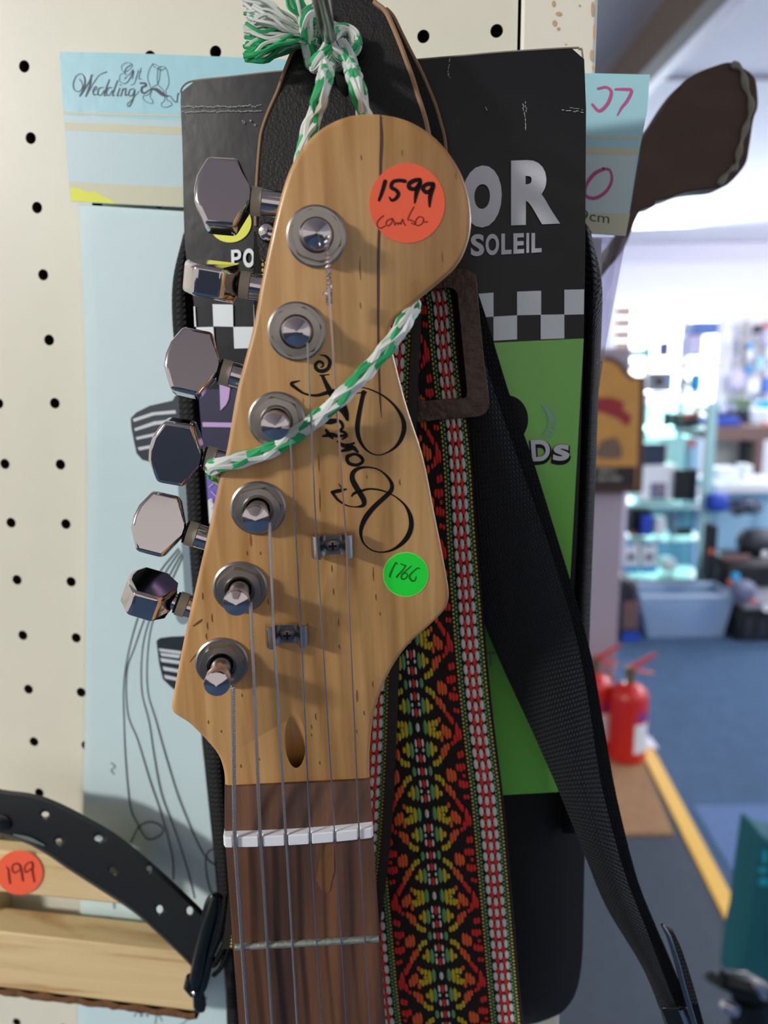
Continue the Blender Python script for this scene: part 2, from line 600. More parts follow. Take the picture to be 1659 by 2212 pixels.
M_CORDW = mat('white_polypropylene', 'D8DDD6', rough=0.45, spec=0.4)
M_LEATHER = mat('black_leather', '0F0E0E', rough=0.5, spec=.35, bump=0.6, bscale=1300, bdist=0.0003)
M_LEATHER_EDGE = mat('raw_tan_leather_edge', '9A7A5C', rough=0.85)
M_BELT = mat('belt_leather', '1C1D1C', rough=0.45, bump=0.35, bscale=1500, bdist=0.0002)
M_FABRIC = mat('black_nylon_cloth', '0B0B0D', rough=0.85, bump=0.6, bscale=2200, bdist=0.0003)
M_BINDING = webbing_material('black_binding', '111114', 480, 420, 0.0005)
M_NYLON = webbing_material('black_nylon_webbing', '16181C', 620, 900, 0.0003)
M_CARD = mat('black_printed_card', '0D0E13', rough=0.33, spec=.35, bump=0.25, bscale=120, bdist=0.0005)
M_CARDEDGE = mat('raw_card_edge', '8E8578', rough=0.9)
M_GREY_PRINT = mat('silver_print', 'D5D8DE', rough=0.35)
M_WHITE_PRINT = mat('white_print', 'E6EDF0', rough=0.4)
M_GREEN_PRINT = mat('green_print', '74C64C', rough=0.25, coat=0.3)
M_PURPLE_PRINT = mat('violet_print', '35344F', rough=0.3, var=0.25, vscale=(120, 120, 60))
M_LILAC_PRINT = mat('lilac_print', 'C9A9DE', rough=0.4)
M_YELLOW_PRINT = mat('yellow_print', 'E6EA3C', rough=0.4)
M_PALEBLUE = mat('pale_blue_card', 'A9DCE6', rough=0.35, var=0.04, vscale=(60, 60, 60), bump=0.4, bscale=160, bdist=0.0004)
M_PALEGREY = mat('pale_grey_blue_print', 'C6DEE2', rough=0.35)
M_BEIGE = mat('beige_print', 'D2D2B4', rough=0.4)
M_SHEET = mat('pale_blue_sheet', 'DEF6F5', rough=0.22, coat=0.3, bump=0.35, bscale=45, bdist=0.0012)
M_FILM = film_material('clear_film', 'FDFDFF', gloss=.1)
M_FILM2 = film_material('milky_film', 'D9D7E4', gloss=0.8, rough=0.3)
M_INKGREY = mat('grey_ink', '39474C', rough=0.5)
M_INKPALE = mat('pale_grey_ink', '8FA3AA', rough=0.5)
M_PINKINK = mat('pink_marker', 'C2568F', rough=0.6)
M_RUST = mat('rusty_steel', '54463F', rough=0.5, metal=0.75, var=0.5, vscale=(260, 260, 260), bump=0.9, bscale=420, bdist=0.0006)
M_BLACKPL = mat('black_plastic', '101312', rough=0.25)
M_BARK = mat('bark_edge', '6E4A2C', rough=0.9, var=0.45, vscale=(160, 160, 300), bump=1.0, bscale=260, bdist=0.0015)

# ------------------------------------------------------------------ setting: pegboard wall
PITCHH = 0.0254
X_END = W(1118, 60, 0).x                 # right end of the perforated panel
Z_TOP, Z_BOT = 0.16, -0.56


def pegboard():
    mb = MB()
    R, n = 0.0022, 16
    cols = range(-7, 8)
    rows = range(-6, 22)
    hx = PITCHH / 2
    th = 0.005
    xr = X_END
    for c in cols:
        for k in rows:
            cx, cz = c * PITCHH, -k * PITCHH
            x0, x1 = cx - hx, cx + hx
            if c == 7: x1 = xr
            ring = [Vector((cx + R * math.cos(2 * math.pi * (i + .5) / n), 0, cz + R * math.sin(2 * math.pi * (i + .5) / n))) for i in range(n)]
            back = [p + Vector((0, th, 0)) for p in ring]
            out = []
            for i in range(n):
                a = 2 * math.pi * (i + .5) / n
                dx, dz = math.cos(a), math.sin(a)
                s = hx / max(abs(dx), abs(dz))
                ox, oz = cx + dx * s, cz + dz * s
                if abs(dx) > abs(dz):
                    ox = x1 if dx > 0 else x0
                elif c == 7:
                    ox = cx + dx * s * ((x1 - cx) / hx if dx > 0 else 1)
                out.append(Vector((ox, 0, oz)))
            # pull the four corners in so that cells tile the plane
            for i in range(n):
                a = 2 * math.pi * (i + .5) / n
            vs = out + ring + back
            fs = []
            for i in range(n):
                j = (i + 1) % n
                fs.append((i, j, n + j, n + i)); fs.append((n + i, n + j, 2 * n + j, 2 * n + i))
            corners = [Vector((x1, 0, cz + hx)), Vector((x0, 0, cz + hx)), Vector((x0, 0, cz - hx)), Vector((x1, 0, cz - hx))]
            vs += corners
            for q in range(4):
                i = (1 + 4 * q)                  # the segment that straddles each diagonal
                fs.append((i, (i + 1) % n, 3 * n + q)) if True else None
            o0 = len(mb.f)
            mb.add(vs, fs, 0)
            for q in range(n):
                mb.mi[o0 + 2 * q + 1] = 1          # raw brown board inside the hole
    return mb


struct('wall_back', pegboard(), [M_CREAM, mat('raw_hardboard', '3B2A1E', rough=.95)], smooth=False)
mb = MB().box((-0.20, 0.016, Z_BOT), (X_END + 0.0015, 0.045, 0.17))
struct('wall_core', mb, M_DARKVOID, smooth=False)
xt0, xt1 = W(1125, 60, 0).x, W(1288, 60, 0).x
mb = MB().box((xt0, -0.002, Z_BOT), (xt1, 0.05, 0.17))
trim = struct('trim_1', mb, M_CREAM_TRIM, bevel=0.0012)
mb = MB()
for (px, py, w, h) in [(1196, 8, 8, 14), (1207, 30, 14, 10), (1198, 50, 10, 14), (1206, 62, 7, 8), (1280, 20, 7, 34), (1284, 70, 6, 40), (1278, 120, 8, 26), (1282, 148, 6, 14), (1252, 12, 5, 5), (1222, 96, 4, 4)]:
    mb.poly([W(x, y, -0.0022) for x, y in ellipse_px(px, py, w / 2, h / 2, 10)])
o = obj('paint_chips', mb, mat('tan_stain', 'C9A983', rough=0.8), parent=trim)

# ------------------------------------------------------------------ setting: shop floor, ceiling, far walls
M_CARPET = mat('blue_carpet', '456180', rough=0.95, var=0.18, vscale=(14, 14, 14), bump=0.8, bscale=300, bdist=0.004)
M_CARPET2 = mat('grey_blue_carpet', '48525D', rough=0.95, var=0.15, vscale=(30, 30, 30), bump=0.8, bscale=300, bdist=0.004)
M_CARPET_LIT = mat('lit_blue_carpet', '5F79A4', rough=0.95, var=0.15, vscale=(30, 30, 30), bump=0.8, bscale=300, bdist=0.004)
M_CEIL = mat('white_ceiling_paint', 'F2F1F6', rough=0.8)
M_CEIL_UNLIT = mat('unlit_ceiling_grey', 'CFC4C2', rough=0.8)
M_BEAM = mat('brown_grey_beam_paint', '766A60', rough=0.7)
M_WALLW = mat('white_wall_paint', 'F0EEF3', rough=0.8)
M_MAUVE = mat('mauve_paint', 'A49AA6', rough=0.75)
M_WOODTRIM = mat('pale_wood_trim', 'B7A396', rough=0.6)
T = S
mb = MB().box((-4, -3, -0.05), (6, 8.1, 0.0), T)
struct('floor', mb, M_CARPET, smooth=False)
mb = MB().box((0.93, -3, 2.67), (6, 8.1, 2.75), T)
struct('ceiling', mb, M_CEIL, smooth=False)
mb = MB().box((-4, -3, 2.67), (0.905, 8.1, 2.75), T)  # same ceiling, its weaker light put into a greyer colour
struct('ceiling_unlit_side', mb, M_CEIL_UNLIT, smooth=False).name = 'ceiling_left'
mb = MB().box((0.905, -3, 2.53), (0.965, 8.1, 2.76), T)
struct('trim_2', mb, M_BEAM, smooth=False)
mb = MB().box((0.966, -3, 2.53), (1.01, 8.1, 2.56), T)
struct('trim_3', mb, mat('pale_lilac_trim_paint', 'CFC8D2', rough=0.5), smooth=False)
mb = MB().box((1.0, 3.38, 2.655), (6, 3.39, 2.669), T)
struct('trim_4', mb, mat('grey_joint', '9C98A4'), smooth=False)

WD = 8.0
wx0, wz1 = sp(1322, 655, WD)[0], sp(1322, 655, WD)[2]
wx1, wz0 = sp(1566, 655, WD)[0], 0.75
mb = MB()
mb.box((-4, WD, 0), (wx0, WD + .12, 2.7), T); mb.box((wx1, WD, 0), (6, WD + .12, 2.7), T)
mb.box((wx0, WD, wz1), (wx1, WD + .12, 2.7), T); mb.box((wx0, WD, 0), (wx1, WD + .12, wz0), T)
struct('wall_far', mb, M_WALLW, smooth=False)
mb = MB().box((5.2, -3, 0), (5.3, 8.1, 2.7), T)
struct('wall_right', mb, M_WALLW, smooth=False)
mb = MB().box((-3.5, -2.6, 0), (3.2, -2.45, 1.12), T)  # unseen half wall, added to give the chrome dark reflections
struct('reflection_wall', mb, mat('reflection_wall_blue', '343D4B', rough=.6), smooth=False)
mb = MB()
for k in range(8):
    mb.box((-4, WD - .05 - .014 * k, 2.50 + .02 * k), (6, WD, 2.52 + .02 * k), T)
struct('trim_5', mb, mat('white_cornice', 'E6E3EE', rough=0.7), smooth=False)
# window: frame, mullions, glass
win = MB()
fw = 0.09
win.box((wx0 - .03, WD - .04, wz1 - .02), (wx1 + fw, WD + .02, wz1 + .06), T)
win.box((wx1, WD - .05, wz0), (wx1 + fw, WD + .02, wz1), T)
win.box((wx0 - .03, WD - .04, wz0), (wx0 + .04, WD + .02, wz1), T)
for a in (0.34, 0.67):
    xm = wx0 + (wx1 - wx0) * a
    win.box((xm - .03, WD - .02, wz0), (xm + .03, WD + .04, wz1), T)
zm = sp(1450, 790, WD)[2]
win.box((wx0, WD - .02, zm - .03), (wx1, WD + .04, zm + .03), T)
wo = struct('window_1', win, mat('white_window_paint', 'F4F2F6', rough=0.4), bevel=.004)
mb = MB().box((wx0, WD + .045, wz0), (wx1, WD + .05, wz1), T)
obj('window_pane', mb, M_FILM, parent=wo)
mb = MB()                                            # closed blind at the left of the window
bx1 = sp(1362, 700, WD)[0]
for k in range(7):
    mb.box((wx0, WD - .03, wz1 - .02 - .115 * (k + 1)), (bx1, WD - .015 + .012 * (k % 2), wz1 - .03 - .115 * k), T)
tag(obj('window_blind', mb, mat('tan_blind', 'B79E8E', rough=0.7)), 'tan slatted blind closed over the left end of the bright window', 'blind')
# outside ground brightness comes from the world; partition the sign hangs on
px1 = sp(1342, 1200, 3.0)[0]
ptop = sp(1340, 752, 3.0)[2]
mb = MB().box((px1 - 1.1, 3.0, 0.0), (px1, 3.10, ptop), T)
struct('wall_partition', mb, M_MAUVE, bevel=.004)

# ------------------------------------------------------------------ floor markings and mat
a0, a1 = sfloor(1392, 1622), sfloor(1603, 2012)
tw = 0.052


def floor_strip(name, x00, x01, y0, x10, x11, y1, z, m, **k):
    mb = MB()
    f = [S(x00, y0, z), S(x01, y0, z), S(x11, y1, z), S(x10, y1, z)]
    b = [S(x00, y0, 0.0005), S(x01, y0, 0.0005), S(x11, y1, .0005), S(x10, y1, .0005)]
    mb.prism(f, b)
    return obj(name, mb, m, **k)


tape = floor_strip('edge_nosing', a0[0] - .02, a0[0] + .035, a0[1], a1[0] - .035, a1[0] + .02, a1[1], 0.012, mat('yellow_nosing', 'E8B43C', rough=0.5), bevel=.003)
tag(tape, 'yellow floor nosing strip running beside the tan mat', 'floor strip')
e0 = sfloor(1402, 1612)
mb = MB().box((e0[0] - .035, a0[1], 0.001), (e0[0] + .025, a0[1] + .10, 0.016), T)
obj('end_cap', mb, mat('white_cap', 'E4E6EA', rough=.4), parent=tape, bevel=.006)
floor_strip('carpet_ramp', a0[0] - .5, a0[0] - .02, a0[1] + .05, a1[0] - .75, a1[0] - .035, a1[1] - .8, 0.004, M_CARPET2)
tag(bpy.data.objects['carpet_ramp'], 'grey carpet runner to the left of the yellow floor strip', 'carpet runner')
floor_strip('lit_carpet_patch', sfloor(1497, 1742)[0], 2.6, sfloor(1497, 1742)[1], a1[0] + .035, 2.2, a1[1] - .5, 0.004, M_CARPET_LIT)  # lit part of the floor, its light put into a lighter blue
tag(bpy.data.objects['lit_carpet_patch'], 'lit part of the blue carpet, painted lighter, right of the yellow floor strip', 'carpet')
m0, m1 = sfloor(1388, 1640), sfloor(1452, 1808)
floor_strip('door_mat', m0[0] - .30, m0[0], m0[1] + .05, m1[0] - .30, m1[0] + .005, m1[1], 0.016,
            mat('tan_coir', 'A8835E', rough=.95, var=.35, vscale=(40, 40, 40), bump=1, bscale=260, bdist=.004), bevel=.003)
tag(bpy.data.objects['door_mat'], 'tan coir mat lying in front of the red fire extinguisher', 'mat')

# ------------------------------------------------------------------ fire extinguishers
M_RED = mat('red_enamel', 'C8231B', rough=0.3, coat=.3)
fx, fy, _ = sfloor(1362, 1640)


def extinguisher(x, y, label, first):
    t = thing('fire_extinguisher', label, 'fire extinguisher', None, 'red fire extinguishers by the partition', shop_matrix(x, y, 0.016))
    r, h = 0.073, 0.30
    c = S(x, y, 0.016)
    up = (0, 0, 1)
    mb = MB().lathe([(r * .9, 0), (r, .008), (r, h - .04), (r * .93, h - .018), (r * .72, h - .003), (r * .4, h + .008), (.02, h + .012)], c, up, 32)
    obj('cylinder', mb, M_RED, t)
    mb = MB().lathe([(.016, h + .008), (.016, h + .05), (.022, h + .055), (.022, h + .075), (.012, h + .08)], c, up, 16)
    obj('valve', mb, mat('brass_valve', '8C7D5C', rough=.4, metal=.8), t)
    P = lambda dx, dz, dy=0: S(x + dx, y + dy, 0.016 + dz)
    mb = MB().tube([P(-.018, h + .07), P(.02, h + .085), (P(.075, h + .118)), P(.095, h + .13)], [.012, .013, .011, .007], 8, flat=.6)
    obj('lever', mb, M_RED, t)
    mb = MB().tube([P(-.01, h + .058), P(.03, h + .06), P(.09, h + .052)], [.011, .011, .007], 8, flat=.6)
    obj('carry_handle', mb, M_RED, t)
    mb = MB()
    a0_, a1_ = math.radians(-75), math.radians(5)

    def cylp(a, z, rr=r + .0012):
        return S(x + rr * math.sin(a + 1.05), y - rr * math.cos(a + 1.05), .016 + z)
    P2 = [[cylp(-1.0 + .9 * i / 8, z) for z in (.05, .17)] for i in range(9)]
    mb.grid(P2)
    obj('instruction_label', mb, M_WHITE_PRINT, t)
    mb = MB().poly([cylp(-.98, .182), cylp(-.5, .182), cylp(-.15, .182), cylp(-.3, .21), cylp(-.55, .226), cylp(-.8, .21)])
    obj('emblem', mb, mat('violet_emblem', '5A3A9A'), t)
    return t


extinguisher(fx - .022, fy - .01, 'red fire extinguisher standing at the end of the tan mat, white label facing out', True)
extinguisher(fx - .130, fy + .085, 'second red fire extinguisher half hidden behind the first, against the mauve partition', False)

# ------------------------------------------------------------------ hanging sign on the partition
sd = 2.96
t = thing('wall_sign', 'brown framed tavern style sign with red ribbon, hanging on the mauve partition', 'sign', None, None, shop_matrix(sp(1310, 920, sd)[0], sd, sp(1310, 1065, sd)[2]))
cxs = 1300
half = [(0, 768), (22, 770), (42, 782), (58, 803), (72, 812), (96, 814), (95, 860), (90, 1000), (87, 1064)]


def sign_loop(k, y0, d):
    pts = []
    for s in (1, -1):
        hl = [(cxs + s * dx * k, 915 + (py - 915) * y0) for dx, py in half]
        pts += hl if s == 1 else hl[::-1]
    return [S(*sp(x, y, d)) for x, y in pts]


mb = MB().prism(sign_loop(1, 1, sd - .015), sign_loop(1, 1, sd + .03))
obj('frame', mb, mat('dark_brown_stain', '4A2C1C', rough=.5), t, bevel=.004)
mb = MB().prism(sign_loop(.86, .93, sd - .018), sign_loop(.86, .93, sd - .014))
obj('painted_panel', mb, mat('ochre_paint', 'BE8A42', rough=.6, var=.2, vscale=(20, 20, 20)), t)
q = lambda x, y, d=sd - .02: S(*sp(x, y, d))
mb = MB().poly([q(1230, 862), q(1320, 858), q(1347, 868), q(1346, 885), q(1366, 900), q(1355, 922), q(1336, 905), q(1300, 890), q(1230, 892)])
obj('ribbon_banner', mb, mat('dark_red_paint', '8E2226', rough=.6), t)
mb = MB()
for (x, y, rx, ry) in [(1318, 970, 26, 22), (1330, 980, 14, 12), (1300, 978, 14, 12), (1325, 955, 12, 10)]:
    mb.poly([S(*sp(px, py, sd - .0205 - .0004 * rx / 10)) for px, py in ellipse_px(x, y, rx, ry, 20)])
obj('vintage_car_picture', mb, mat('faded_brown_paint', '6E5A48', rough=.7, var=.4, vscale=(60, 60, 60)), t)
mb = MB().poly([q(1225, 1008), q(1374, 1008), q(1372, 1053), q(1225, 1053)])
obj('black_name_plate', mb, mat('near_black_paint', '221C1E', rough=.6), t)
mb = MB()
for (x0, x1, y) in [(1292, 1318, 1018), (1322, 1330, 1018), (1290, 1312, 1034), (1316, 1342, 1034)]:
    mb.poly([q(x0, y - 4, sd - .022), q(x1, y - 4, sd - .022), q(x1, y + 4, sd - .022), q(x0, y + 4, sd - .022)])
obj('faded_lettering', mb, mat('grey_lettering', '8A837C'), t)

# ------------------------------------------------------------------ carved wooden club behind the edge of the pegboard
dd = 0.365
zc = zoom(3.318, 1159, 0)
outline = [(690, 1620), (640, 1830), (655, 1650), (730, 1540), (790, 1490), (850, 1475), (870, 1440), (960, 1420), (1060, 1380), (1180, 1360), (1320, 1345), (1400, 1300), (1500, 1180), (1530, 1060), (1560, 860), (1592, 760), (1585, 620), (1560, 540), (1480, 480), (1390, 442), (1290, 465), (1150, 520), (1050, 590), (960, 700), (870, 840), (770, 990), (735, 1150), (700, 1330), (670, 1520), (560, 1850), (620, 1880)]
outline = outline[3:29] + [(640, 1620), (560, 1740), (380, 1960), (200, 2300), (290, 2340), (460, 2000), (625, 1790)]
op = [p for p in crom([zc(*p) for p in outline], 4, closed=True)]
t = thing('wooden_club', 'dark brown flat wooden club with pale split rim, sticking up beyond the pegboard edge', 'wooden club', S(*sp(1350, 540, dd)))
fr = [S(*sp(p[0], p[1], dd)) for p in op]
bk = [p + SH_F * .014 for p in fr]
M_CLUB = mat('dark_brown_wood', '4A342A', rough=.6, var=.35, vscale=(30, 30, 90), bump=.5, bscale=200, bdist=.001)
mb = MB().prism(fr, bk)
obj('blade', mb, M_CLUB, t, bevel=.004, segs=3)
rim = [zc(*p) for p in [(1400, 455), (1470, 500), (1500, 620), (1540, 740), (1520, 860), (1480, 980), (1450, 1100), (1430, 1190), (1380, 1230), (1310, 1320)]]
mb = MB()
pr = crom(rim, 5)
mb.tube([S(*sp(p[0], p[1], dd - .001)) for p in pr], [.0012 + .0005 * math.sin(i * .9) for i in range(len(pr))], 8)
obj('split_rim', mb, mat('pale_bark', '8A8478', rough=.9, var=.4, vscale=(200, 200, 200)), t)

# ------------------------------------------------------------------ goods at the back of the shop
M_GLASS = film_material('green_glass', 'CFEDE6')
M_GLASS_EDGE = mat('aqua_glass_edge', 'B4E2E0', rough=.15)
COLS = {'white': 'F2F6F8', 'lilac': 'CFC6EA', 'blue': '5F80CC', 'navy': '27344C', 'cyan': '16A9E6', 'grey': '8C8A94', 'dark': '2B2C36', 'black': '16161C',
        'teal': '19A9B4', 'purple': '55479C', 'green': '56764E', 'red': 'E0604E', 'royal': '2C4FBE', 'brown': '7B5F58', 'panel': 'A8A29E', 'sky': 'A9D4EC', 'orange': 'D9633C', 'mid': '6E7590', 'rose': 'C98B92'}


def cm(n, rough=.45):
    return mat('goods_' + n, COLS[n], rough=rough)


def rectbox(mb, x0, y0, x1, y1, d, depth, mi=0):
    a, b = sp(x0, y1, d), sp(x1, y0, d)
    return mb.box((a[0], d, a[2]), (b[0], d + depth, b[2]), T, mi)


def goods(name, rect, d, depth, col, label, cat, parts=(), bevel=.008, group=None, base=None):
    x0, y0, x1, y1 = rect
    a = sp((x0 + x1) / 2, y1, d)
    t = thing(name, label, cat, None, group, shop_matrix(a[0], d + depth / 2, a[2]))
    mb = rectbox(MB(), x0, y0, x1, y1, d, depth)
    if base is not None:
        zlow = min(p.z for p in mb.v)
        mb.v = [Vector((p.x, p.y, FLOOR_Z + base)) if abs(p.z - zlow) < 1e-6 else p for p in mb.v]
    obj('casing', mb, cm(col), t, bevel=bevel, segs=2)
    for (pn, shape, r, c) in parts:
        mb = MB()
        if shape == 'disc':
            px, py, rr = r
            c3 = S(*sp(px, py, d))
            rad = rr * d / F_PX
            mb.lathe([(rad, 0), (rad * .95, .008), (rad * .55, .004), (rad * .2, .006)], c3, -SH_F, 20)
        else:
            rectbox(mb, r[0], r[1], r[2], r[3], d - .006, .008)
        obj(pn, mb, cm(c), t, bevel=.002)
    return t


# glass display cabinet
cd = 4.78
t = thing('display_cabinet', 'tall glass display cabinet with shelves of small goods, left of the wooden desk', 'display cabinet', None, None, shop_matrix(sp(1440, 1300, cd)[0], cd, 0))
shelf_rows = [(768, 1365, 1530), (848, 1358, 1530), (925, 1358, 1528), (1083, 1350, 1522), (1160, 1346, 1518), (1240, 1342, 1512)]
for (y, xa, xb) in shelf_rows:
    A, B = sp(xa, y, cd), sp(xb, y, cd)
    obj('shelf', MB().box((A[0], cd - .12, A[2] - .010), (B[0], cd + .18, A[2]), T), M_GLASS_EDGE, t, bevel=.002)
for (x, y0, y1, m, w) in [(1524, 868, 1275, M_GLASS_EDGE, 4), (1519, 1045, 1290, mat('white_post', 'D8D4E6', rough=.4), 6), (1347, 870, 1275, mat('white_post', 'D8D4E6'), 3)]:
    A, B = sp(x - w, y1, cd - .13), sp(x + w, y0, cd - .13)
    obj('post', MB().box((A[0], cd - .15, 0), (B[0], cd - .12, B[2]), T), m, t, bevel=.003)
A, B = sp(1344, 1244, cd), sp(1512, 1244, cd)
obj('plinth', MB().box((A[0], cd - .12, 0), (B[0], cd + .18, A[2] - .012), T), cm('sky'), t, bevel=.004)
A, B = sp(1350, 1240, cd + .2), sp(1516, 870, cd + .2)
obj('back_glass', MB().box((A[0], cd + .185, A[2]), (B[0], cd + .19, B[2]), T), M_GLASS, t)

gd = cd - .05
goods('tin', (1366, 755, 1408, 767), gd, .12, 'teal', 'flat teal tin on the top shelf of the glass cabinet', 'tin')
goods('carton', (1433, 738, 1448, 767), gd, .1, 'purple', 'small purple carton on the top cabinet shelf', 'carton')
goods('carton', (1483, 724, 1521, 767), gd, .12, 'lilac', 'pale lilac carton on the top cabinet shelf, under the blue box', 'carton')
goods('storage_box', (1500, 694, 1555, 723), gd, .2, 'blue', 'blue box stacked on the pale lilac carton', 'box')
goods('speaker', (1411, 804, 1455, 847), gd, .12, 'grey', 'grey speaker box with a bright blue badge, second cabinet shelf', 'speaker', [('badge', 'rect', (1440, 818, 1451, 828), 'cyan'), ('cone', 'disc', (1424, 824, 9), 'black')])
goods('bottle', (1496, 806, 1520, 847), gd, .08, 'cyan', 'cyan bottle standing on the second cabinet shelf', 'bottle', bevel=.025)
goods('headphones', (1470, 816, 1494, 847), gd, .08, 'navy', 'dark headphones with a white pad beside the cyan bottle', 'headphones', [('ear_pad', 'disc', (1480, 834, 9), 'white')], bevel=.03)
goods('canister', (1436, 889, 1451, 924), gd, .06, 'black', 'slim black canister on the third cabinet shelf', 'canister', bevel=.02)
goods('basket', (1464, 893, 1514, 924), gd, .14, 'dark', 'dark basket of red and green trinkets on the third cabinet shelf', 'basket', [('trinket', 'rect', (1478, 894, 1494, 904), 'red'), ('trinket', 'rect', (1498, 876, 1512, 900), 'red'), ('trinket', 'rect', (1466, 898, 1476, 914), 'green')])
goods('carton', (1387, 958, 1440, 1004), gd, .14, 'navy', 'navy blue carton just above the white picture carton in the cabinet', 'carton', [('stripe', 'rect', (1437, 958, 1441, 1004), 'red')])
goods('gift_bag', (1482, 946, 1516, 1082), gd + .1, .08, 'sky', 'pale blue gift bag with a red ribbon standing behind the black slab', 'bag', [('ribbon', 'rect', (1483, 946, 1506, 966), 'rose')])
goods('carton', (1382, 1004, 1463, 1082), gd, .14, 'white', 'white carton with a dark picture on the fourth cabinet shelf', 'carton', [('picture', 'rect', (1405, 1043, 1440, 1078), 'mid'), ('picture_figure', 'disc', (1426, 1054, 9), 'rose')])
goods('tablet_case', (1457, 1014, 1509, 1082), gd - .03, .05, 'black', 'black tablet case leaning beside the white picture carton', 'case')
goods('speaker', (1362, 1101, 1409, 1158), gd, .12, 'black', 'black box with a red corner on the fifth cabinet shelf', 'speaker', [('red_corner', 'rect', (1362, 1148, 1372, 1156), 'red')])
goods('carton', (1386, 1114, 1412, 1158), gd - .07, .05, 'royal', 'bright blue carton in front of the black box on the fifth shelf', 'carton')
goods('carton', (1415, 1118, 1440, 1158), gd, .08, 'white', 'narrow white carton beside the bright blue carton', 'carton')
goods('camera_stand', (1447, 1106, 1460, 1158), gd, .05, 'mid', 'grey upright camera stand on the fifth cabinet shelf', 'stand', [('foot', 'rect', (1458, 1140, 1496, 1157), 'dark')])
for (xa, lab) in ((1345, 'white speaker carton with blue base band, left of the pair on the lowest shelf'), (1384, 'white speaker carton with blue base band, right of the pair on the lowest shelf')):
    goods('speaker_carton', (xa, 1172, xa + 36, 1238), gd - .05, .12, 'white', lab, 'carton', [('cone', 'disc', (xa + 18, 1203, 9), 'mid'), ('base_band', 'rect', (xa, 1224, xa + 36, 1238), 'cyan'), ('top_tab', 'rect', (xa + 10, 1169, xa + 25, 1180), 'cyan')], group='pair of white speaker cartons')
goods('bowl', (1430, 1208, 1466, 1238), gd, .12, 'white', 'white bowl on the lowest cabinet shelf beside the speaker cartons', 'bowl', bevel=.03)

# clear storage tub on the floor
bd = sfloor(1490, 1380)[1]
t = thing('storage_tub', 'clear blue plastic storage tub on the floor in front of the glass cabinet', 'storage tub', None, None, shop_matrix(sp(1490, 1380, bd)[0], bd, 0))
tl, tr, br, bl = sp(1384, 1290, bd), sp(1586, 1290, bd), sp(1566, 1378, bd), sp(1404, 1378, bd)
dp = .26
topz = tl[2]
outer_t = [S(tl[0], bd, topz), S(tr[0], bd, topz), S(tr[0], bd + dp, topz), S(tl[0], bd + dp, topz)]
outer_b = [S(bl[0], bd + .03, 0.003), S(br[0], bd + .03, 0.003), S(br[0], bd + dp - .03, 0.003), S(bl[0], bd + dp - .03, .003)]
M_TUB = mat('clear_blue_plastic', 'B4D2F0', rough=.3, alpha=.55)
mb = MB()
for i in range(4):
    j = (i + 1) % 4
    mb.add([outer_b[i], outer_b[j], outer_t[j], outer_t[i]], [(0, 1, 2, 3)])
mb.poly(outer_b)
o = obj('tub_body', mb, M_TUB, t, smooth=False)
sm = o.modifiers.new('solid', 'SOLIDIFY'); sm.thickness = .004
cy = [outer_t[i] for i in range(4)]
mb = MB().tube([cy[0], cy[1], cy[2], cy[3]], .011, 8, closed=True)
obj('rim', mb, mat('frosted_rim', 'C9DDF0', rough=.4), t)
for (x0, y0, x1, y1, c, lab) in [(1415, 1318, 1470, 1374, 'mid', 'grey cable coil seen through the clear tub, left side'), (1474, 1336, 1552, 1374, 'blue', 'blue bundle seen through the clear tub, right side'), (1484, 1314, 1503, 1328, 'rose', 'pink tag seen through the clear tub')]:
    goods('tub_contents' if c != 'rose' else 'paper_tag', (x0, y0, x1, y1), bd + .08, .2 if c != 'rose' else .01, c, lab, 'bundle' if c != 'rose' else 'tag', bevel=.02 if c != 'rose' else .002)
fd = sfloor(1366, 1386)[1]
goods('tool_bag', (1343, 1258, 1383, 1384), fd, .3, 'dark', 'dark bag on the floor between the partition and the clear tub', 'bag', [('front_pocket', 'rect', (1345, 1300, 1380, 1360), 'brown'), ('base_band', 'rect', (1343, 1366, 1383, 1386), 'royal'), ('orange_tag', 'rect', (1352, 1303, 1361, 1312), 'orange')], bevel=.03)

# wooden desk with goods
dk = 5.2
t = thing('wooden_desk', 'brown wooden desk at the right edge, loaded with small goods', 'desk', None, None, shop_matrix(sp(1600, 930, dk)[0], dk, 0))
A, B = sp(1532, 922, dk), sp(1700, 950, dk)
obj('desk_top', MB().box((A[0], dk, B[2]), (B[0], dk + .6, A[2]), T), cm('brown'), t, bevel=.004)
for (xa, xb) in ((1634, 1652), (1530, 1537)):
    A, B = sp(xa, 950, dk), sp(xb, 950, dk)
    obj('leg', MB().box((A[0], dk, 0), (B[0], dk + .06, A[2]), T), cm('brown'), t, bevel=.003)
A, B = sp(1536, 1030, dk + .2), sp(1602, 948, dk + .2)
obj('back_panel', MB().box((A[0], dk + .2, A[2]), (B[0], dk + .22, B[2]), T), cm('panel'), t)
ZDESK = sp(1600, 922, dk)[2] + .001
goods('tray', (1536, 903, 1602, 921), dk + .05, .3, 'royal', 'royal blue tray on the wooden desk', 'tray', base=ZDESK)
goods('cable_pile', (1538, 872, 1600, 904), dk + .18, .25, 'mid', 'grey pile of cables in the royal blue tray', 'cables', [('plug', 'disc', (1562, 882, 9), 'white'), ('plug', 'disc', (1561, 866, 6), 'white')], bevel=.04, base=sp(1570, 903, dk + .05)[2] + .002)
goods('plant_box', (1568, 862, 1624, 884), dk + .45, .1, 'green', 'green carton behind the grey cable pile', 'carton', base=ZDESK)
goods('carton', (1644, 866, 1668, 882), dk + .2, .1, 'cyan', 'cyan carton at the right edge of the photo above the desk', 'carton')
goods('carton', (1606, 882, 1638, 920), dk + .3, .12, 'dark', 'dark carton at the right end of the wooden desk', 'carton', [('jar', 'disc', (1628, 914, 8), 'sky'), ('jar', 'disc', (1616, 906, 7), 'mid')], bevel=.03, base=ZDESK)
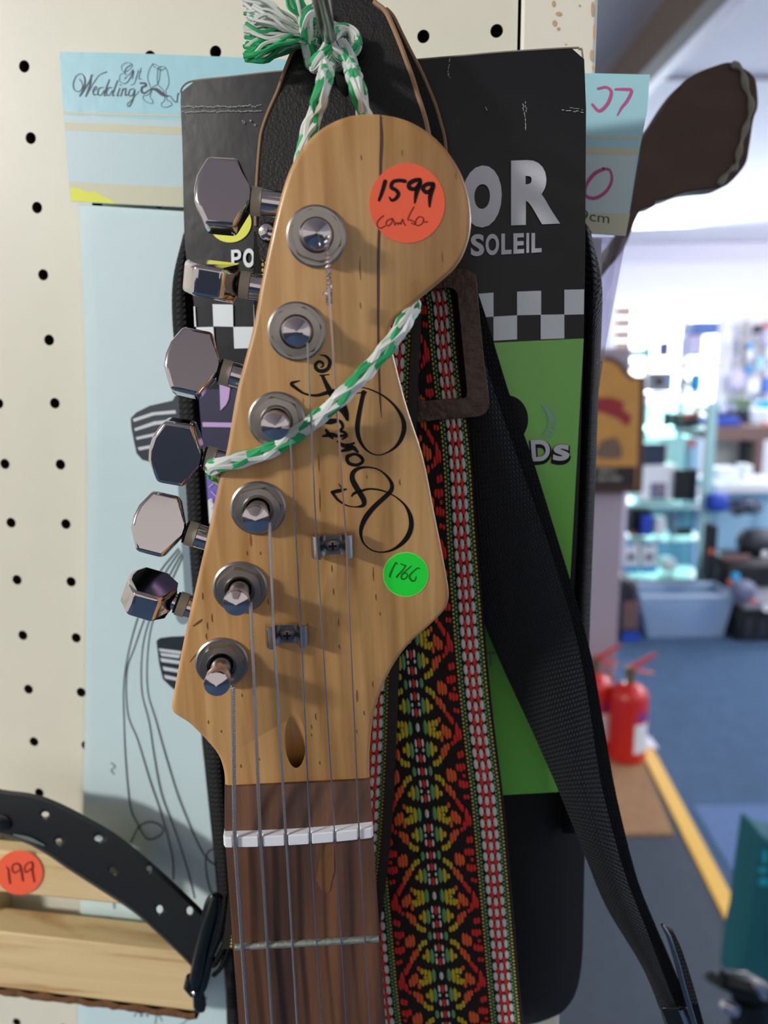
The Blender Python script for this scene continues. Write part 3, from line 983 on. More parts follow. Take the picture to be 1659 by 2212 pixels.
goods('carton', (1645, 884, 1672, 920), dk + .1, .2, 'white', 'white carton at the right end of the desk, under the cyan carton', 'carton', [('orange_tag', 'rect', (1646, 912, 1658, 922), 'orange')], base=ZDESK)
goods('binder', (1603, 952, 1628, 1028), dk + .12, .2, 'dark', 'dark binder standing under the wooden desk', 'binder', [('green_spine', 'rect', (1612, 958, 1622, 1026), 'green')])

# wall rack right of the window
rk = 7.8
t = thing('wall_rack', 'pale rack of hanging accessories on the wall right of the bright window', 'rack', None, None, shop_matrix(sp(1625, 860, rk)[0], rk, sp(1625, 860, rk)[2]))
mb = MB()
for y in (700, 740, 780, 820):
    rectbox(mb, 1588, y, 1690, y + 4, rk, .02)
for x in (1605, 1648):
    rectbox(mb, x, 692, x + 4, 862, rk, .02)
obj('rails', mb, cm('panel'), t)
for (r, c, nm, lab) in [((1630, 703, 1648, 720), 'dark', 'pouch', 'dark pouch at the top of the wall rack'), ((1648, 700, 1675, 708), 'orange', 'packet', 'orange packet at the top of the wall rack'), ((1650, 708, 1680, 745), 'lilac', 'packet', 'lilac packet under the orange packet'),
                        ((1589, 732, 1599, 768), 'mid', 'packet', 'tall grey packet nearest the window on the wall rack'), ((1616, 741, 1627, 753), 'cyan', 'packet', 'upper cyan packet on the wall rack'), ((1615, 754, 1628, 778), 'white', 'packet', 'white packet under the upper cyan packet'),
                        ((1614, 790, 1625, 808), 'cyan', 'packet', 'lower cyan packet on the wall rack'), ((1634, 770, 1655, 800), 'sky', 'packet', 'pale blue packet in the middle of the wall rack'), ((1615, 818, 1644, 850), 'white', 'carton', 'large white carton at the foot of the wall rack'),
                        ((1582, 800, 1610, 838), 'lilac', 'packet', 'pale lilac packet at the foot of the wall rack'), ((1648, 815, 1690, 850), 'blue', 'packet', 'blue packet at the foot of the wall rack, right of the white carton'), ((1655, 752, 1690, 772), 'white', 'packet', 'white packet at the right edge under the lilac packet')]:
    goods(nm, r, rk - .08, .06, c, lab, nm, bevel=.01)

# white table in front of the desk
tbd = 4.7
t = thing('white_table', 'white topped table in front of the wooden desk', 'table', None, None, shop_matrix(sp(1600, 1060, tbd)[0], tbd, 0))
A, B = sp(1548, 1046, tbd), sp(1720, 1064, tbd)
obj('table_top', MB().box((A[0], tbd, B[2]), (B[0], tbd + .4, A[2]), T), cm('white'), t, bevel=.004)
A = sp(1550, 1190, tbd + .1); B = sp(1720, 1064, tbd + .1)
obj('modesty_panel', MB().box((A[0], tbd + .2, 0), (B[0], tbd + .22, B[2]), T), cm('sky'), t)
for xa in (1550, 1700):
    A, B = sp(xa, 1064, tbd), sp(xa + 8, 1064, tbd)
    obj('leg', MB().box((A[0], tbd + .02, 0), (B[0], tbd + .07, A[2]), T), cm('sky'), t)
goods('carton', (1550, 1012, 1600, 1046), tbd + .1, .15, 'white', 'white carton on the white table, beside the glass cabinet', 'carton', base=sp(1600, 1046, tbd)[2] + .001)
goods('carton', (1604, 1005, 1628, 1046), tbd + .12, .12, 'white', 'narrow white carton on the white table, under the desk', 'carton', base=sp(1600, 1046, tbd)[2] + .001)
goods('bag', (1532, 1068, 1580, 1108), tbd - .14, .12, 'royal', 'blue bag under the front edge of the white table', 'bag', bevel=.03)
t = thing('cable_coil', 'grey and black cable coil lying in front of the white table panel', 'cable', None, None, shop_matrix(sp(1610, 1110, tbd - .1)[0], tbd - .1, sp(1610, 1112, tbd - .1)[2]))
for k in range(5):
    c0 = sp(1600 + 8 * (k % 3), 1090 + 3 * k, tbd - .08)
    mb = MB().tube([S(c0[0] + (.10 - .01 * k) * math.cos(a), c0[1] + .03 * math.sin(3 * a), c0[2] + .028 * math.sin(a) + .01 * math.sin(2 * a + k)) for a in [2 * math.pi * i / 24 for i in range(24)]], .009, 8, closed=True)
    obj('cable_loop', mb, cm('mid' if k % 2 else 'dark'), t)
td_ = 4.25
goods('speaker_tower', (1528, 1136, 1553, 1252), td_, .1, 'black', 'slim black speaker tower right of the glass cabinet post', 'speaker', [('orange_tag', 'rect', (1530, 1187, 1543, 1197), 'orange')])
goods('duffel_bag', (1556, 1208, 1700, 1292), td_ + .1, .3, 'black', 'black duffel bag with a brown flap, right of the speaker tower', 'bag', [('brown_flap', 'rect', (1560, 1198, 1622, 1212), 'brown')], bevel=.05)
goods('backpack', (1608, 1150, 1700, 1206), td_ + .18, .18, 'dark', 'dark grey backpack with silver buckle at the right edge, above the duffel bag', 'bag', [('buckle', 'disc', (1652, 1196, 9), 'white')], bevel=.06)
goods('cup', (1584, 1240, 1602, 1268), td_ - .12, .06, 'cyan', 'cyan cup in front of the black duffel bag', 'cup', [('orange_lid', 'rect', (1572, 1252, 1581, 1264), 'orange')], bevel=.02)
goods('crate', (1590, 1316, 1710, 1386), sfloor(1600, 1386)[1], .3, 'black', 'black crate on the floor right of the clear tub', 'crate', [('slot', 'rect', (1608, 1340, 1628, 1376), 'dark'), ('slot', 'rect', (1636, 1342, 1658, 1378), 'dark')], bevel=.015)
goods('metal_tray', (1606, 1298, 1720, 1318), sfloor(1600, 1386)[1] - .02, .3, 'grey', 'grey metal tray with a white cup on top of the black crate', 'tray', [('white_cup', 'disc', (1656, 1312, 10), 'white')])
goods('small_bag', (1590, 1262, 1640, 1300), td_ - .2, .12, 'mid', 'small grey bag with an orange tag, on top of the metal tray', 'bag', [('orange_tag', 'rect', (1622, 1294, 1632, 1304), 'orange')], bevel=.03)

# near right: teal bag and chrome hardware
tdp = 1.25
t = thing('teal_bag', 'teal printed cloth bag at the right edge, above the chrome hardware', 'bag', S(*sp(1660, 2050, tdp)))
pts = [(1640, 1800), (1660, 1815), (1760, 1850), (1760, 2150), (1590, 2150), (1600, 2060), (1612, 2010), (1625, 1900)]
fr = [S(*sp(x, y, tdp)) for x, y in pts]
mb = MB().prism(fr, [p + SH_F * .08 for p in fr])
obj('bag_body', mb, mat('teal_cloth', '0E5C66', rough=.8), t, bevel=.01)
mb = MB()
for (x, y, rx, ry) in [(1652, 1850, 6, 16), (1648, 1880, 10, 7), (1650, 1905, 12, 9)]:
    mb.poly([S(*sp(a, b, tdp - .001)) for a, b in ellipse_px(x, y, rx, ry, 16)])
_b = sp(1720, 2100, tdp)
obj('stand_pole', MB().tube([S(_b[0], tdp + .1, 0.0), S(_b[0], tdp + .1, sp(1720, 1830, tdp)[2])], .012, 10), M_BLACKPL, t)
obj('bright_print', mb, mat('bright_teal_print', '1FA6B8', rough=.6), t)
hd = 0.95
t = thing('clamp_hardware', 'black and chrome clamp hardware with shiny bolts at the lower right corner', 'clamp', S(*sp(1620, 2240, hd)))
P = lambda x, y, d=hd: S(*sp(x, y, d))
mb = MB().tube([P(1560, 2115), P(1600, 2125), P(1640, 2150), P(1680, 2170)], [.012, .020, .022, .02], 14)
obj('clamp_body', mb, M_BLACKPL, t)
mb = MB().tube([P(1620, 2150), P(1625, 2200), P(1620, 2300)], [.024, .03, .03], 14)
_b = sp(1620, 2300, hd)
mb.tube([S(*_b), S(_b[0], hd, 0.0)], .010, 10)
obj('clamp_post', mb, M_BLACKPL, t)
mb = MB()
for (x, y) in [(1545, 2098), (1562, 2108)]:
    mb.tube([P(x, y), P(x - 10, y + 18)], [.003, .010], 8)
obj('wing_nut', mb, mat('dark_green_plastic', '24302C', rough=.4), t)
for (x0, y0, x1, y1) in [(1632, 2128, 1650, 2152), (1640, 2150, 1652, 2155), (1560, 2168, 1580, 2178)]:
    obj('bolt', MB().tube([P(x0, y0, hd - .02), P(x1, y1, hd - .02)], [.0045, .005], 10), M_CHROME, t)
obj('rubber_foot', MB().tube([P(1560, 2172, hd - .01), P(1590, 2182, hd - .01)], [.007, .009], 10), mat('pale_blue_rubber', '7C93B4', rough=.5), t)

# ------------------------------------------------------------------ decal pack hanging on the pegboard
YP = -0.006
wp = lambda dy=0.0: (lambda x, y: W(x, y, YP - dy))
t = thing('decal_pack', 'pale blue wedding decal pack hanging flat on the pegboard behind the black card', 'decal pack', W(640, 1100, YP))
hdr = [(128, 112), (250, 114), (420, 120), (620, 128), (900, 140), (1268, 158), (1404, 161), (1398, 240), (1382, 320), (1352, 510), (1268, 505), (800, 475), (400, 448), (152, 436), (143, 320), (134, 200)]
mb = MB().prism([wp(.0016)(x, y) for x, y in hdr], [wp(.0)(x, y) for x, y in hdr])
header = obj('header_card', mb, [M_PALEBLUE], t)


def band(pts, m, name, lift=.00167, label=None):
    return obj(name, MB().poly([wp(lift)(x, y) for x, y in pts]), m, header, label=label)


band([(138, 249), (400, 262), (800, 288), (1266, 318), (1376, 322), (1352, 509), (1268, 504), (800, 474), (400, 447), (152, 435)], M_PALEGREY, 'lower_print', .00163)
band([(137, 241), (400, 249), (800, 272), (1266, 294), (1383, 297), (1382, 302), (1266, 299), (800, 277), (400, 253), (137, 246)], M_BEIGE, 'thin_stripe')
band([(139, 264), (400, 275), (800, 298), (1266, 318), (1379, 320), (1376, 335), (1266, 333), (800, 313), (400, 292), (141, 281)], M_BEIGE, 'wide_stripe')
band([(149, 393), (400, 405), (800, 430), (1268, 459), (1361, 462), (1352, 508), (1268, 503), (800, 473), (400, 447), (153, 435)], M_BEIGE, 'bottom_stripe')
band([(151, 405), (172, 407), (188, 415), (205, 413), (222, 424), (240, 432), (250, 440), (153, 434)], M_YELLOW_PRINT, 'yellow_corner', .0017)
zw = zoom(6.38, 140, 120)
mb = MB()
strokes(mb, [
    [(205, 330, 22), (232, 365, 14), (238, 440, 12), (190, 495, 14), (132, 470, 18), (115, 390, 20), (150, 290, 14), (215, 250, 12), (265, 290, 24), (275, 380, 34), (245, 480, 32), (205, 558, 24)],
    [(225, 545, 8), (310, 400, 20), (378, 265, 16)], [(362, 275, 26), (345, 400, 34), (288, 562, 24)],
    [(298, 548, 8), (400, 370, 13), (480, 265, 11), (575, 225, 18)],
    [(395, 490, 8), (440, 455, 14), (425, 425, 16), (390, 480, 26), (400, 540, 20), (450, 530, 10)],
    [(530, 440, 14), (475, 450, 20), (455, 520, 24), (490, 550, 16), (540, 480, 16)], [(612, 330, 20), (562, 470, 26), (540, 550, 18), (575, 545, 8)],
    [(645, 440, 14), (595, 450, 20), (570, 520, 24), (605, 550, 16), (655, 480, 16)], [(725, 345, 20), (675, 480, 26), (655, 550, 18), (690, 545, 8)],
    [(755, 450, 22), (722, 550, 20), (750, 545, 8)], [(768, 400, 16), (760, 408, 16)],
    [(800, 455, 20), (770, 558, 20)], [(790, 490, 8), (840, 450, 18), (832, 545, 22), (872, 530, 8)],
    [(955, 455, 14), (895, 475, 20), (880, 545, 20), (925, 550, 16), (965, 470, 18), (935, 610, 24), (885, 700, 18), (860, 670, 14), (920, 610, 10), (1022, 490, 10)],
    [(930, 118, 10), (855, 97, 8), (782, 140, 8), (795, 212, 8), (860, 212, 8), (925, 150, 10), (915, 112, 10)],
    [(905, 130, 14), (840, 180, 16), (828, 250, 14), (880, 268, 10), (940, 190, 12), (900, 310, 16), (830, 385, 12), (755, 350, 10), (765, 265, 8), (830, 235, 8)],
    [(850, 290, 14), (822, 320, 14)], [(950, 215, 12), (930, 318, 12)], [(1012, 190, 8), (985, 300, 14), (955, 385, 10), (905, 405, 8)], [(1050, 170, 12), (1020, 310, 14), (1058, 322, 8)], [(1005, 228, 7), (1062, 222, 7)]],
    wp(.00174), lambda x, y: zw(x, y), 9.0, n=6)
obj('script_lettering', mb, mat('slate_ink', '3A4256', rough=.5), header)
mb = MB()
strokes(mb, [
    [(1210, 112), (1160, 200), (1140, 310), (1168, 400), (1185, 470), (1145, 540), (1080, 555), (1090, 610), (1150, 650), (1205, 660), (1210, 620), (1175, 570), (1195, 490), (1210, 432), (1268, 402), (1300, 330), (1312, 220), (1318, 172), (1260, 130), (1210, 112), (1240, 160), (1300, 185)],
    [(1280, 180), (1272, 300), (1285, 400), (1350, 470), (1375, 560), (1370, 620), (1330, 660), (1340, 700), (1400, 712), (1470, 680), (1460, 640), (1410, 610), (1400, 540), (1390, 480), (1430, 400), (1425, 280), (1390, 170), (1330, 150), (1280, 180), (1330, 205), (1390, 165)]],
    wp(.00174), zw, 6.38, n=6, defw=7)
strokes(mb, [[(1040, 380, 22), (1100, 382, 26), (1118, 412, 26), (1062, 440, 25), (1060, 500, 28), (1100, 515, 25), (1180, 465, 12), (1260, 470, 46), (1340, 530, 50), (1390, 555, 25), (1450, 560, 10), (1500, 620, 12), (1540, 640, 14), (1552, 560, 14), (1565, 520, 20)]], wp(.00174), zw, 6.38, n=6)
obj('wine_glass_drawing', mb, mat('slate_ink', '3A4256'), header)
zr = zoom(3.318, 1159, 0)
mb = MB()
strokes(mb, [[(440, 635, 18), (500, 625, 20), (535, 660, 22), (510, 740, 24), (450, 795, 24), (400, 750, 20)], [(565, 640, 16), (640, 640, 22), (680, 650, 22), (650, 720, 22), (610, 770, 18), (578, 828, 8)],
             [(480, 1210, 26), (410, 1250, 28), (355, 1330, 24), (350, 1400, 24), (420, 1420, 26), (500, 1370, 24), (540, 1290, 20), (525, 1220, 18), (480, 1210, 22)]], wp(.00174), zr, 3.318, n=6)
obj('pink_marker_numbers', mb, M_PINKINK, header)
mb = MB()
lettering(mb, '9cm', [(1254, 452), (1317, 461), (1316, 483), (1254, 475)], wp(.00174))
obj('size_lettering', mb, M_INKGREY, header)

sheet_l = [(170, 442), (182, 700), (189, 1000), (187, 1300), (185, 1500), (178, 1800), (172, 2000), (166, 2330)]
sheet_r = [(1300, 515), (1290, 700), (1275, 900), (1250, 1100), (1200, 1400), (1120, 1700), (1060, 2000), (1000, 2330)]
rows = [[W(l[0] + (r[0] - l[0]) * a, l[1] + (r[1] - l[1]) * a, YP + .0002 - .0002 * math.sin(a * 9 + i * .6)) for a in [k / 14 for k in range(15)]] for i, (l, r) in enumerate(zip(crom(sheet_l, 3), crom(sheet_r, 3)))]
sheet = obj('printed_sheet', MB().grid(rows, Vector((0, .0008, 0))), M_SHEET, t)
sp_ = lambda x, y: W(x, y, YP - .0001)
zs = zoom(3.158, 260, 840)
mb = MB()
strokes(mb, [[(310, 300, 3), (282, 1360, 3)]], sp_) if False else None
strokes(mb, [
    [(385, 1185), (345, 1235), (310, 1300), (283, 1385), (268, 1470), (268, 1560), (272, 1650), (281, 1740), (296, 1778), (318, 1812), (345, 1805), (352, 1790), (330, 1776), (302, 1784), (282, 1820)],
    [(388, 1190), (352, 1245), (318, 1320), (290, 1400), (274, 1450), (276, 1540), (298, 1600), (325, 1690), (352, 1770), (372, 1850), (374, 1900)],
    [(392, 1195), (362, 1250), (326, 1330), (308, 1400), (306, 1490), (322, 1560), (334, 1640), (350, 1720), (380, 1800), (405, 1880), (420, 1940)],
    [(395, 1200), (372, 1250), (334, 1330), (320, 1400), (319, 1490), (338, 1560), (360, 1640), (392, 1740), (440, 1845), (475, 1875)],
    [(470, 1832), (450, 1840), (444, 1865), (450, 1910), (458, 1930)]], sp_, defw=2.6, n=8)
obj('string_print', mb, M_INKGREY, sheet)
mb = MB()                                             # printed kitchen slice with pale bars
z1 = lambda L: [sp_(*zs(x, y)) for x, y in L]
ut = obj('turner_print', MB().poly(z1([(520, -60), (380, 40), (355, 80), (200, 115), (110, 160), (70, 200), (75, 270), (95, 370), (110, 440), (150, 485), (220, 500), (520, 500)])), mat('black_blue_ink', '26343A', rough=.4), sheet)
mb = MB()
bars = lambda L, off: [mb.poly([W(*zs(x, y), YP - off) for x, y in q_]) for q_ in L]
bars([[(85, 205), (220, 160), (376, 145), (380, 168), (230, 180), (92, 225)], [(95, 270), (230, 222), (382, 205), (386, 228), (240, 245), (100, 288)], [(105, 330), (250, 298), (390, 275), (390, 296), (250, 318), (112, 348)], [(118, 400), (250, 375), (390, 350), (390, 372), (250, 396), (128, 420)]], .0002)
bars([[(270, 1800), (410, 1815), (400, 1838), (280, 1822)]], .0002)
obj('turner_bars', mb, M_WHITE_PRINT, ut)
ut2 = obj('turner_print', MB().poly(z1([(245, 1720), (270, 1700), (340, 1690), (470, 1685), (520, 2100), (365, 2050), (330, 2020), (290, 1980), (265, 1880)])), mat('black_blue_ink', '26343A'), sheet)
mb = MB()
bars([[(262, 1770), (420, 1790), (415, 1810), (268, 1790)], [(272, 1835), (420, 1858), (415, 1880), (280, 1862)], [(288, 1893), (420, 1918), (415, 1940), (296, 1920)], [(298, 1950), (420, 1976), (415, 1998), (306, 1976)]], .0002)
obj('turner_bars', mb, M_WHITE_PRINT, ut2)
mb = MB()
mb.poly([sp_(x, y) for x, y in [(382, 1010), (412, 1010), (440, 1300), (400, 1300)]])
mb.poly([sp_(x, y) for x, y in ellipse_px(395, 1325, 16, 24, 20)])
strokes(mb, [[(240, 1648), (248, 1656), (240, 1664), (246, 1672)], [(246, 1962), (246, 1950), (258, 1948), (266, 1952), (278, 1945), (276, 1936)], [(290, 2195), (300, 2180), (305, 2196), (312, 2178), (318, 2196), (324, 2180)],
             [(384, 2190), (395, 2180), (410, 2182), (402, 2205), (388, 2215)], [(400, 2182), (414, 2190), (408, 2204)], [(350, 2205), (340, 2190), (335, 2212)]], sp_, defw=3.0)
obj('small_prints', mb, M_INKPALE, sheet)
# clear sleeve over the sheet
YF = YP - .0028
rows = [[W(l[0] - 6 + (r[0] + 14 - l[0]) * a, l[1] + (r[1] - l[1]) * a, YF - .0011 * math.sin(a * 13 + i * .7)) for a in [k / 18 for k in range(19)]] for i, (l, r) in enumerate(zip(crom(sheet_l, 2), crom([(1352, 513), (1325, 650), (1300, 780), (1270, 960), (1210, 1400), (1130, 1700), (1070, 2000), (1010, 2330)], 2)))]
obj('clear_sleeve', MB().grid(rows), M_FILM, t)
eL, eR = crom([(1262, 512), (1262, 650), (1262, 780), (1255, 960), (1235, 1150)], 4), crom([(1353, 513), (1327, 650), (1303, 780), (1276, 960), (1240, 1150)], 4)
rows = [[W(l[0] + (r[0] - l[0]) * k / 6, l[1], YF - .0006 - .0012 * math.sin(k * 1.3 + i * .5)) for k in range(7)] for i, (l, r) in enumerate(zip(eL, eR))]
obj('sleeve_edge', MB().grid(rows, Vector((0, .0008, 0))), mat('milky_film', 'E9E6F2', rough=.2, alpha=.62), t, label='milky folded edge of the clear sleeve')

# ------------------------------------------------------------------ folded sunshade pack with its printed card
t = thing('sunshade_pack', 'folded black sunshade with a black and green printed card, hanging behind the guitar head', 'sunshade', W(820, 1250, -.02))
bl_ = [(398, 500), (380, 620), (384, 800), (408, 1050), (418, 1250), (436, 1600), (462, 1850), (480, 2050), (500, 2300)]
br_ = [(1276, 495), (1296, 620), (1293, 800), (1284, 1050), (1276, 1250), (1268, 1600), (1262, 1850), (1258, 2050), (1235, 2200)]
rows = []
ly_, lx_ = [p[1] for p in bl_], [p[0] for p in bl_]
ry_, rx_ = [495, 620, 800, 1050, 1250, 1600, 1850, 2050, 2100, 2130, 2152, 2172, 2188, 2200, 2210, 2220, 2240], [1276, 1296, 1293, 1284, 1276, 1268, 1263, 1259, 1255, 1249, 1241, 1229, 1213, 1190, 1160, 1110, 1000]
for y in list(np.linspace(498, 2090, 40)) + [2115, 2135, 2152, 2166, 2178, 2188, 2196, 2203, 2210, 2216, 2222, 2232, 2240]:
    l, r = np.interp(y, ly_, lx_), np.interp(y, ry_, rx_)
    rows.append([W(l + (r - l) * k / 24, y, -.012 - .020 * (1 - (2 * k / 24 - 1) ** 4)) for k in range(25)])
obj('folded_shade', MB().grid(rows, Vector((0, .006, 0))), M_FABRIC, t)


def flat_band(mb, Lpx, Rpx, yfun, thick, n=6, nu=8, curl=None, mi=0, vscale=1.0):
    Lc, Rc = crom(Lpx, n), crom(Rpx, n)
    rows, uvs = [], []
    v = 0.0
    prev = None
    for i in range(len(Lc)):
        s = i / (len(Lc) - 1)
        row, uvr = [], []
        for k in range(nu + 1):
            a = k / nu
            px = Lc[i][0] + (Rc[i][0] - Lc[i][0]) * a; py = Lc[i][1] + (Rc[i][1] - Lc[i][1]) * a
            row.append(W(px, py, yfun(s) + (curl(a, s) if curl else 0.0)))
        mid = row[nu // 2]
        if prev is not None:
            v += (mid - prev).length
        prev = mid
        wd = (row[-1] - row[0]).length
        uvr = [(k / nu * wd, v * vscale) for k in range(nu + 1)]
        rows.append(row); uvs.append(uvr)
    mb.grid(rows, Vector((0, thick, 0)), uvs=uvs, mi=mi)
    return rows


mb = MB()
flat_band(mb, [(396, 505), (374, 600), (372, 690), (382, 800), (388, 900), (402, 1060), (410, 1200), (426, 1400), (444, 1600), (462, 1800), (478, 2000), (486, 2100), (492, 2290)],
          [(414, 490), (412, 600), (420, 690), (430, 800), (440, 900), (450, 1060), (452, 1200), (468, 1400), (486, 1600), (500, 1800), (512, 2000), (518, 2100), (530, 2290)],
          lambda s: -.024, .012, curl=lambda a, s: -.005 * math.sin(math.pi * a))
obj('edge_binding', mb, M_BINDING, t)
mb = MB()
flat_band(mb, [(1255, 470), (1262, 600), (1258, 800), (1250, 1000), (1242, 1200), (1232, 1400), (1225, 1600), (1215, 1800)],
          [(1272, 490), (1299, 600), (1300, 700), (1293, 850), (1286, 1050), (1278, 1250), (1270, 1500), (1265, 1800)],
          lambda s: -.024, .012, curl=lambda a, s: -.005 * math.sin(math.pi * a))
obj('edge_binding', mb, M_BINDING, t)
# card
YC = -.037


def ycard(x):
    a = (x - 390) / 875
    return YC - .004 * math.sin(math.pi * max(0, min(1, a)))


cp = lambda d=0.0: (lambda x, y: W(x, y, ycard(x) - d))
top_edge = crom([(390, 222), (391, 196), (402, 181), (425, 174), (500, 166), (600, 155), (760, 142), (895, 130), (1000, 121), (1090, 113), (1235, 104), (1251, 107), (1258, 118), (1266, 235)], 5)
left_edge = crom([(390, 222), (394, 320), (400, 540), (418, 650), (432, 850), (446, 1080), (456, 1180), (492, 1500), (530, 1745)], 6)
right_edge = crom([(1266, 235), (1265, 400), (1264, 560), (1261, 730), (1250, 1080), (1238, 1320), (1222, 1560), (1206, 1712)], 6)
mb = MB()
cols = 28
tex, tey = [p[0] for p in top_edge], [p[1] for p in top_edge]
rows = []
ys = np.linspace(0, 1, 40)
lx = lambda v: (np.interp(222 + v * 1523, [p[1] for p in left_edge], [p[0] for p in left_edge]), 222 + v * 1523)
rx = lambda v: (np.interp(235 + v * 1477, [p[1] for p in right_edge], [p[0] for p in right_edge]), 235 + v * 1477)
head = []
for k in range(cols + 1):
    x = 390 + (1266 - 390) * k / cols
    head.append((x, np.interp(x, tex, tey)))
head[0] = (390.5, 200); head[-1] = (1262, 128)
rows.append([cp()(*p) for p in head])
for v in ys:
    l, r = lx(v), rx(v)
    rows.append([cp()(l[0] + (r[0] - l[0]) * k / cols, l[1] + (r[1] - l[1]) * k / cols) for k in range(cols + 1)])
mb.grid(rows, Vector((0, .0012, 0)))
card = obj('printed_card', mb, [M_CARD], t)


def cpoly(name, L, m, d=.0003, sub=None, label=None):
    mb = MB()
    if sub:
        (a, b, c_, e) = [np.array(p, float) for p in L]
        g = [[cp(d)(*((a + (b - a) * u / sub) * (1 - v / 4) + (e + (c_ - e) * u / sub) * (v / 4))) for u in range(sub + 1)] for v in range(5)]
        mb.grid(g)
    else:
        mb.poly([cp(d)(*p) for p in L])
    return obj(name, mb, m, card, label=label)


cpoly('green_panel', [(760, 755), (1261, 731), (1206, 1711), (800, 1733)], M_GREEN_PRINT, .0004, sub=24)
cpoly('violet_panel', [(428, 842), (640, 835), (650, 1170), (455, 1172)], M_PURPLE_PRINT, .0007, sub=6)
cpoly('lilac_wing', [(474, 828), (497, 838), (494, 862), (488, 875), (476, 887)], M_LILAC_PRINT, .0010)
cpoly('lilac_line', [(437, 912), (560, 914), (560, 924), (438, 922)], M_LILAC_PRINT, .0010)
cpoly('violet_swirl', [(446, 1030), (470, 1030), (482, 1080), (478, 1120), (452, 1120)], mat('bright_violet_print', '7C6CC8', rough=.35), .0010)
mb = MB()
strokes(mb, [[(452, 1052), (462, 1044), (474, 1038)], [(456, 1062), (470, 1075)], [(455, 1082), (462, 1090), (458, 1100)]], cp(.0013), defw=3)
obj('violet_swirl_lines', mb, M_LILAC_PRINT, card)
cpoly('label_oval', [(449, 1080), (458, 1076), (464, 1110), (460, 1135), (452, 1130)], M_WHITE_PRINT, .0013)
cpoly('yellow_moon', [(x, y) for x, y in ellipse_px(497, 480, 46, 44, 40)], M_YELLOW_PRINT, .0004)
# chequered band, left and right of the guitar head
mb = MB()
for L in [[(459, 657), (503, 658), (504, 706), (461, 705)], [(424, 707), (461, 706), (464, 750), (428, 749)], [(504, 706), (548, 706), (550, 752), (506, 753)], [(418, 662), (421, 662), (424, 706), (420, 706)], [(548, 658), (590, 656), (592, 706), (549, 706)]]:
    mb.poly([cp(.0006)(*p) for p in L])
obj('chequered_squares', mb, M_WHITE_PRINT, card)
mb = MB()
for L in [[(1030, 635), (1066, 632), (1066, 684), (1030, 686)], [(1117, 630), (1169, 628), (1169, 680), (1117, 681)], [(1219, 626), (1262, 625), (1261, 679), (1219, 680)],
          [(1066, 684), (1117, 681), (1117, 733), (1066, 736)], [(1168, 680), (1219, 679), (1219, 731), (1168, 733)]]:
    mb.poly([cp(.0006)(*p) for p in L])
obj('chequered_squares', mb, M_WHITE_PRINT, card)
mb = MB()
lettering(mb, 'O', [(998, 362), (1084, 353), (1084, 489), (1000, 494)], cp(.0008), bold=.085)
lettering(mb, 'R', [(1104, 347), (1207, 343), (1210, 483), (1104, 487)], cp(.0008), bold=.055)
obj('large_lettering', mb, M_GREY_PRINT, card)
mb = MB()
for ch, a, b in [('S', 1017, 1046), ('O', 1049, 1078), ('L', 1083, 1105), ('E', 1109, 1132), ('I', 1137, 1143), ('L', 1148, 1170)]:
    yt, yb = 506 - (a - 1017) * .02, 554 - (a - 1017) * .06
    lettering(mb, ch, [(a, yt), (b, yt - .6), (b, yb - 1.5), (a, yb)], cp(.0008), bold=.035)
obj('small_lettering', mb, M_GREY_PRINT, card)
mb = MB()
lettering(mb, 'P', [(499, 540), (521, 538), (521, 578), (500, 578)], cp(.0008), bold=.02)
lettering(mb, 'O', [(525, 537), (550, 536), (550, 578), (525, 578)], cp(.0008), bold=.045)
obj('small_lettering', mb, M_WHITE_PRINT, card)
mb = MB()
lettering(mb, 'D', [(1143, 952), (1192, 949), (1192, 1003), (1147, 1005)], cp(.0008), bold=.09)
lettering(mb, 's', [(1193, 961), (1233, 958), (1233, 1003), (1190, 1006)], cp(.0008), bold=.09)
obj('letter_outline', mb, M_BLACK, card)
mb = MB()
lettering(mb, 'D', [(1146, 951), (1188, 949), (1188, 995), (1150, 997)], cp(.0012), bold=.03)
lettering(mb, 's', [(1196, 961), (1230, 959), (1230, 994), (1194, 996)], cp(.0012), bold=.03)
obj('green_panel_lettering', mb, M_GREY_PRINT, card)
mb = MB()
lettering(mb, 'T', [(1049, 1410), (1071, 1408), (1069, 1438), (1052, 1440)], cp(.0008), bold=.02)
obj('faint_letter', mb, mat('grey_green_print', '6E8A62', rough=.5), card)
cpoly('black_disc', ellipse_px(1096, 906, 45, 52, 36), M_BLACK, .0007)
mb = MB()
rs = random.Random(3)
for (x0, y0, x1, y1, n_) in [(393, 231, 566, 228, 30), (393, 241, 566, 240, 30)]:
    for k in range(n_):
        a = k / n_
        x, y = x0 + (x1 - x0) * a, y0 + (y1 - y0) * a + rs.uniform(-1.5, 1.5)
        strokes(mb, [[(x, y, 1.6), (x + rs.uniform(3, 6), y + rs.uniform(-2, 2), 1.0)]], cp(.0006), straight=True)
for (x, y, dx, dy, w) in [(1130, 225, 6, 60, 3), (1136, 222, -2, 30, 3), (972, 125, -4, 40, 3), (968, 152, 3, 20, 2), (1215, 238, 48, 4, 3), (1230, 232, 30, 4, 2), (1048, 232, 6, 6, 3), (525, 262, 3, 4, 3), (540, 260, 3, 2, 3), (549, 268, 3, 3, 2)]:
    for k in range(6):
        a = k / 6
        xx, yy = x + dx * a + rs.uniform(-2, 2), y + dy * a + rs.uniform(-2, 2)
        strokes(mb, [[(xx, yy, w * .7), (xx + dx / 9 + rs.uniform(-1, 1), yy + dy / 9, w * .3)]], cp(.0006), straight=True)
obj('scuff_marks', mb, mat('pale_scuff', 'A9B0AE', rough=.8), card)
mb = MB()  # pale strokes paint the light caught by scratches on the card
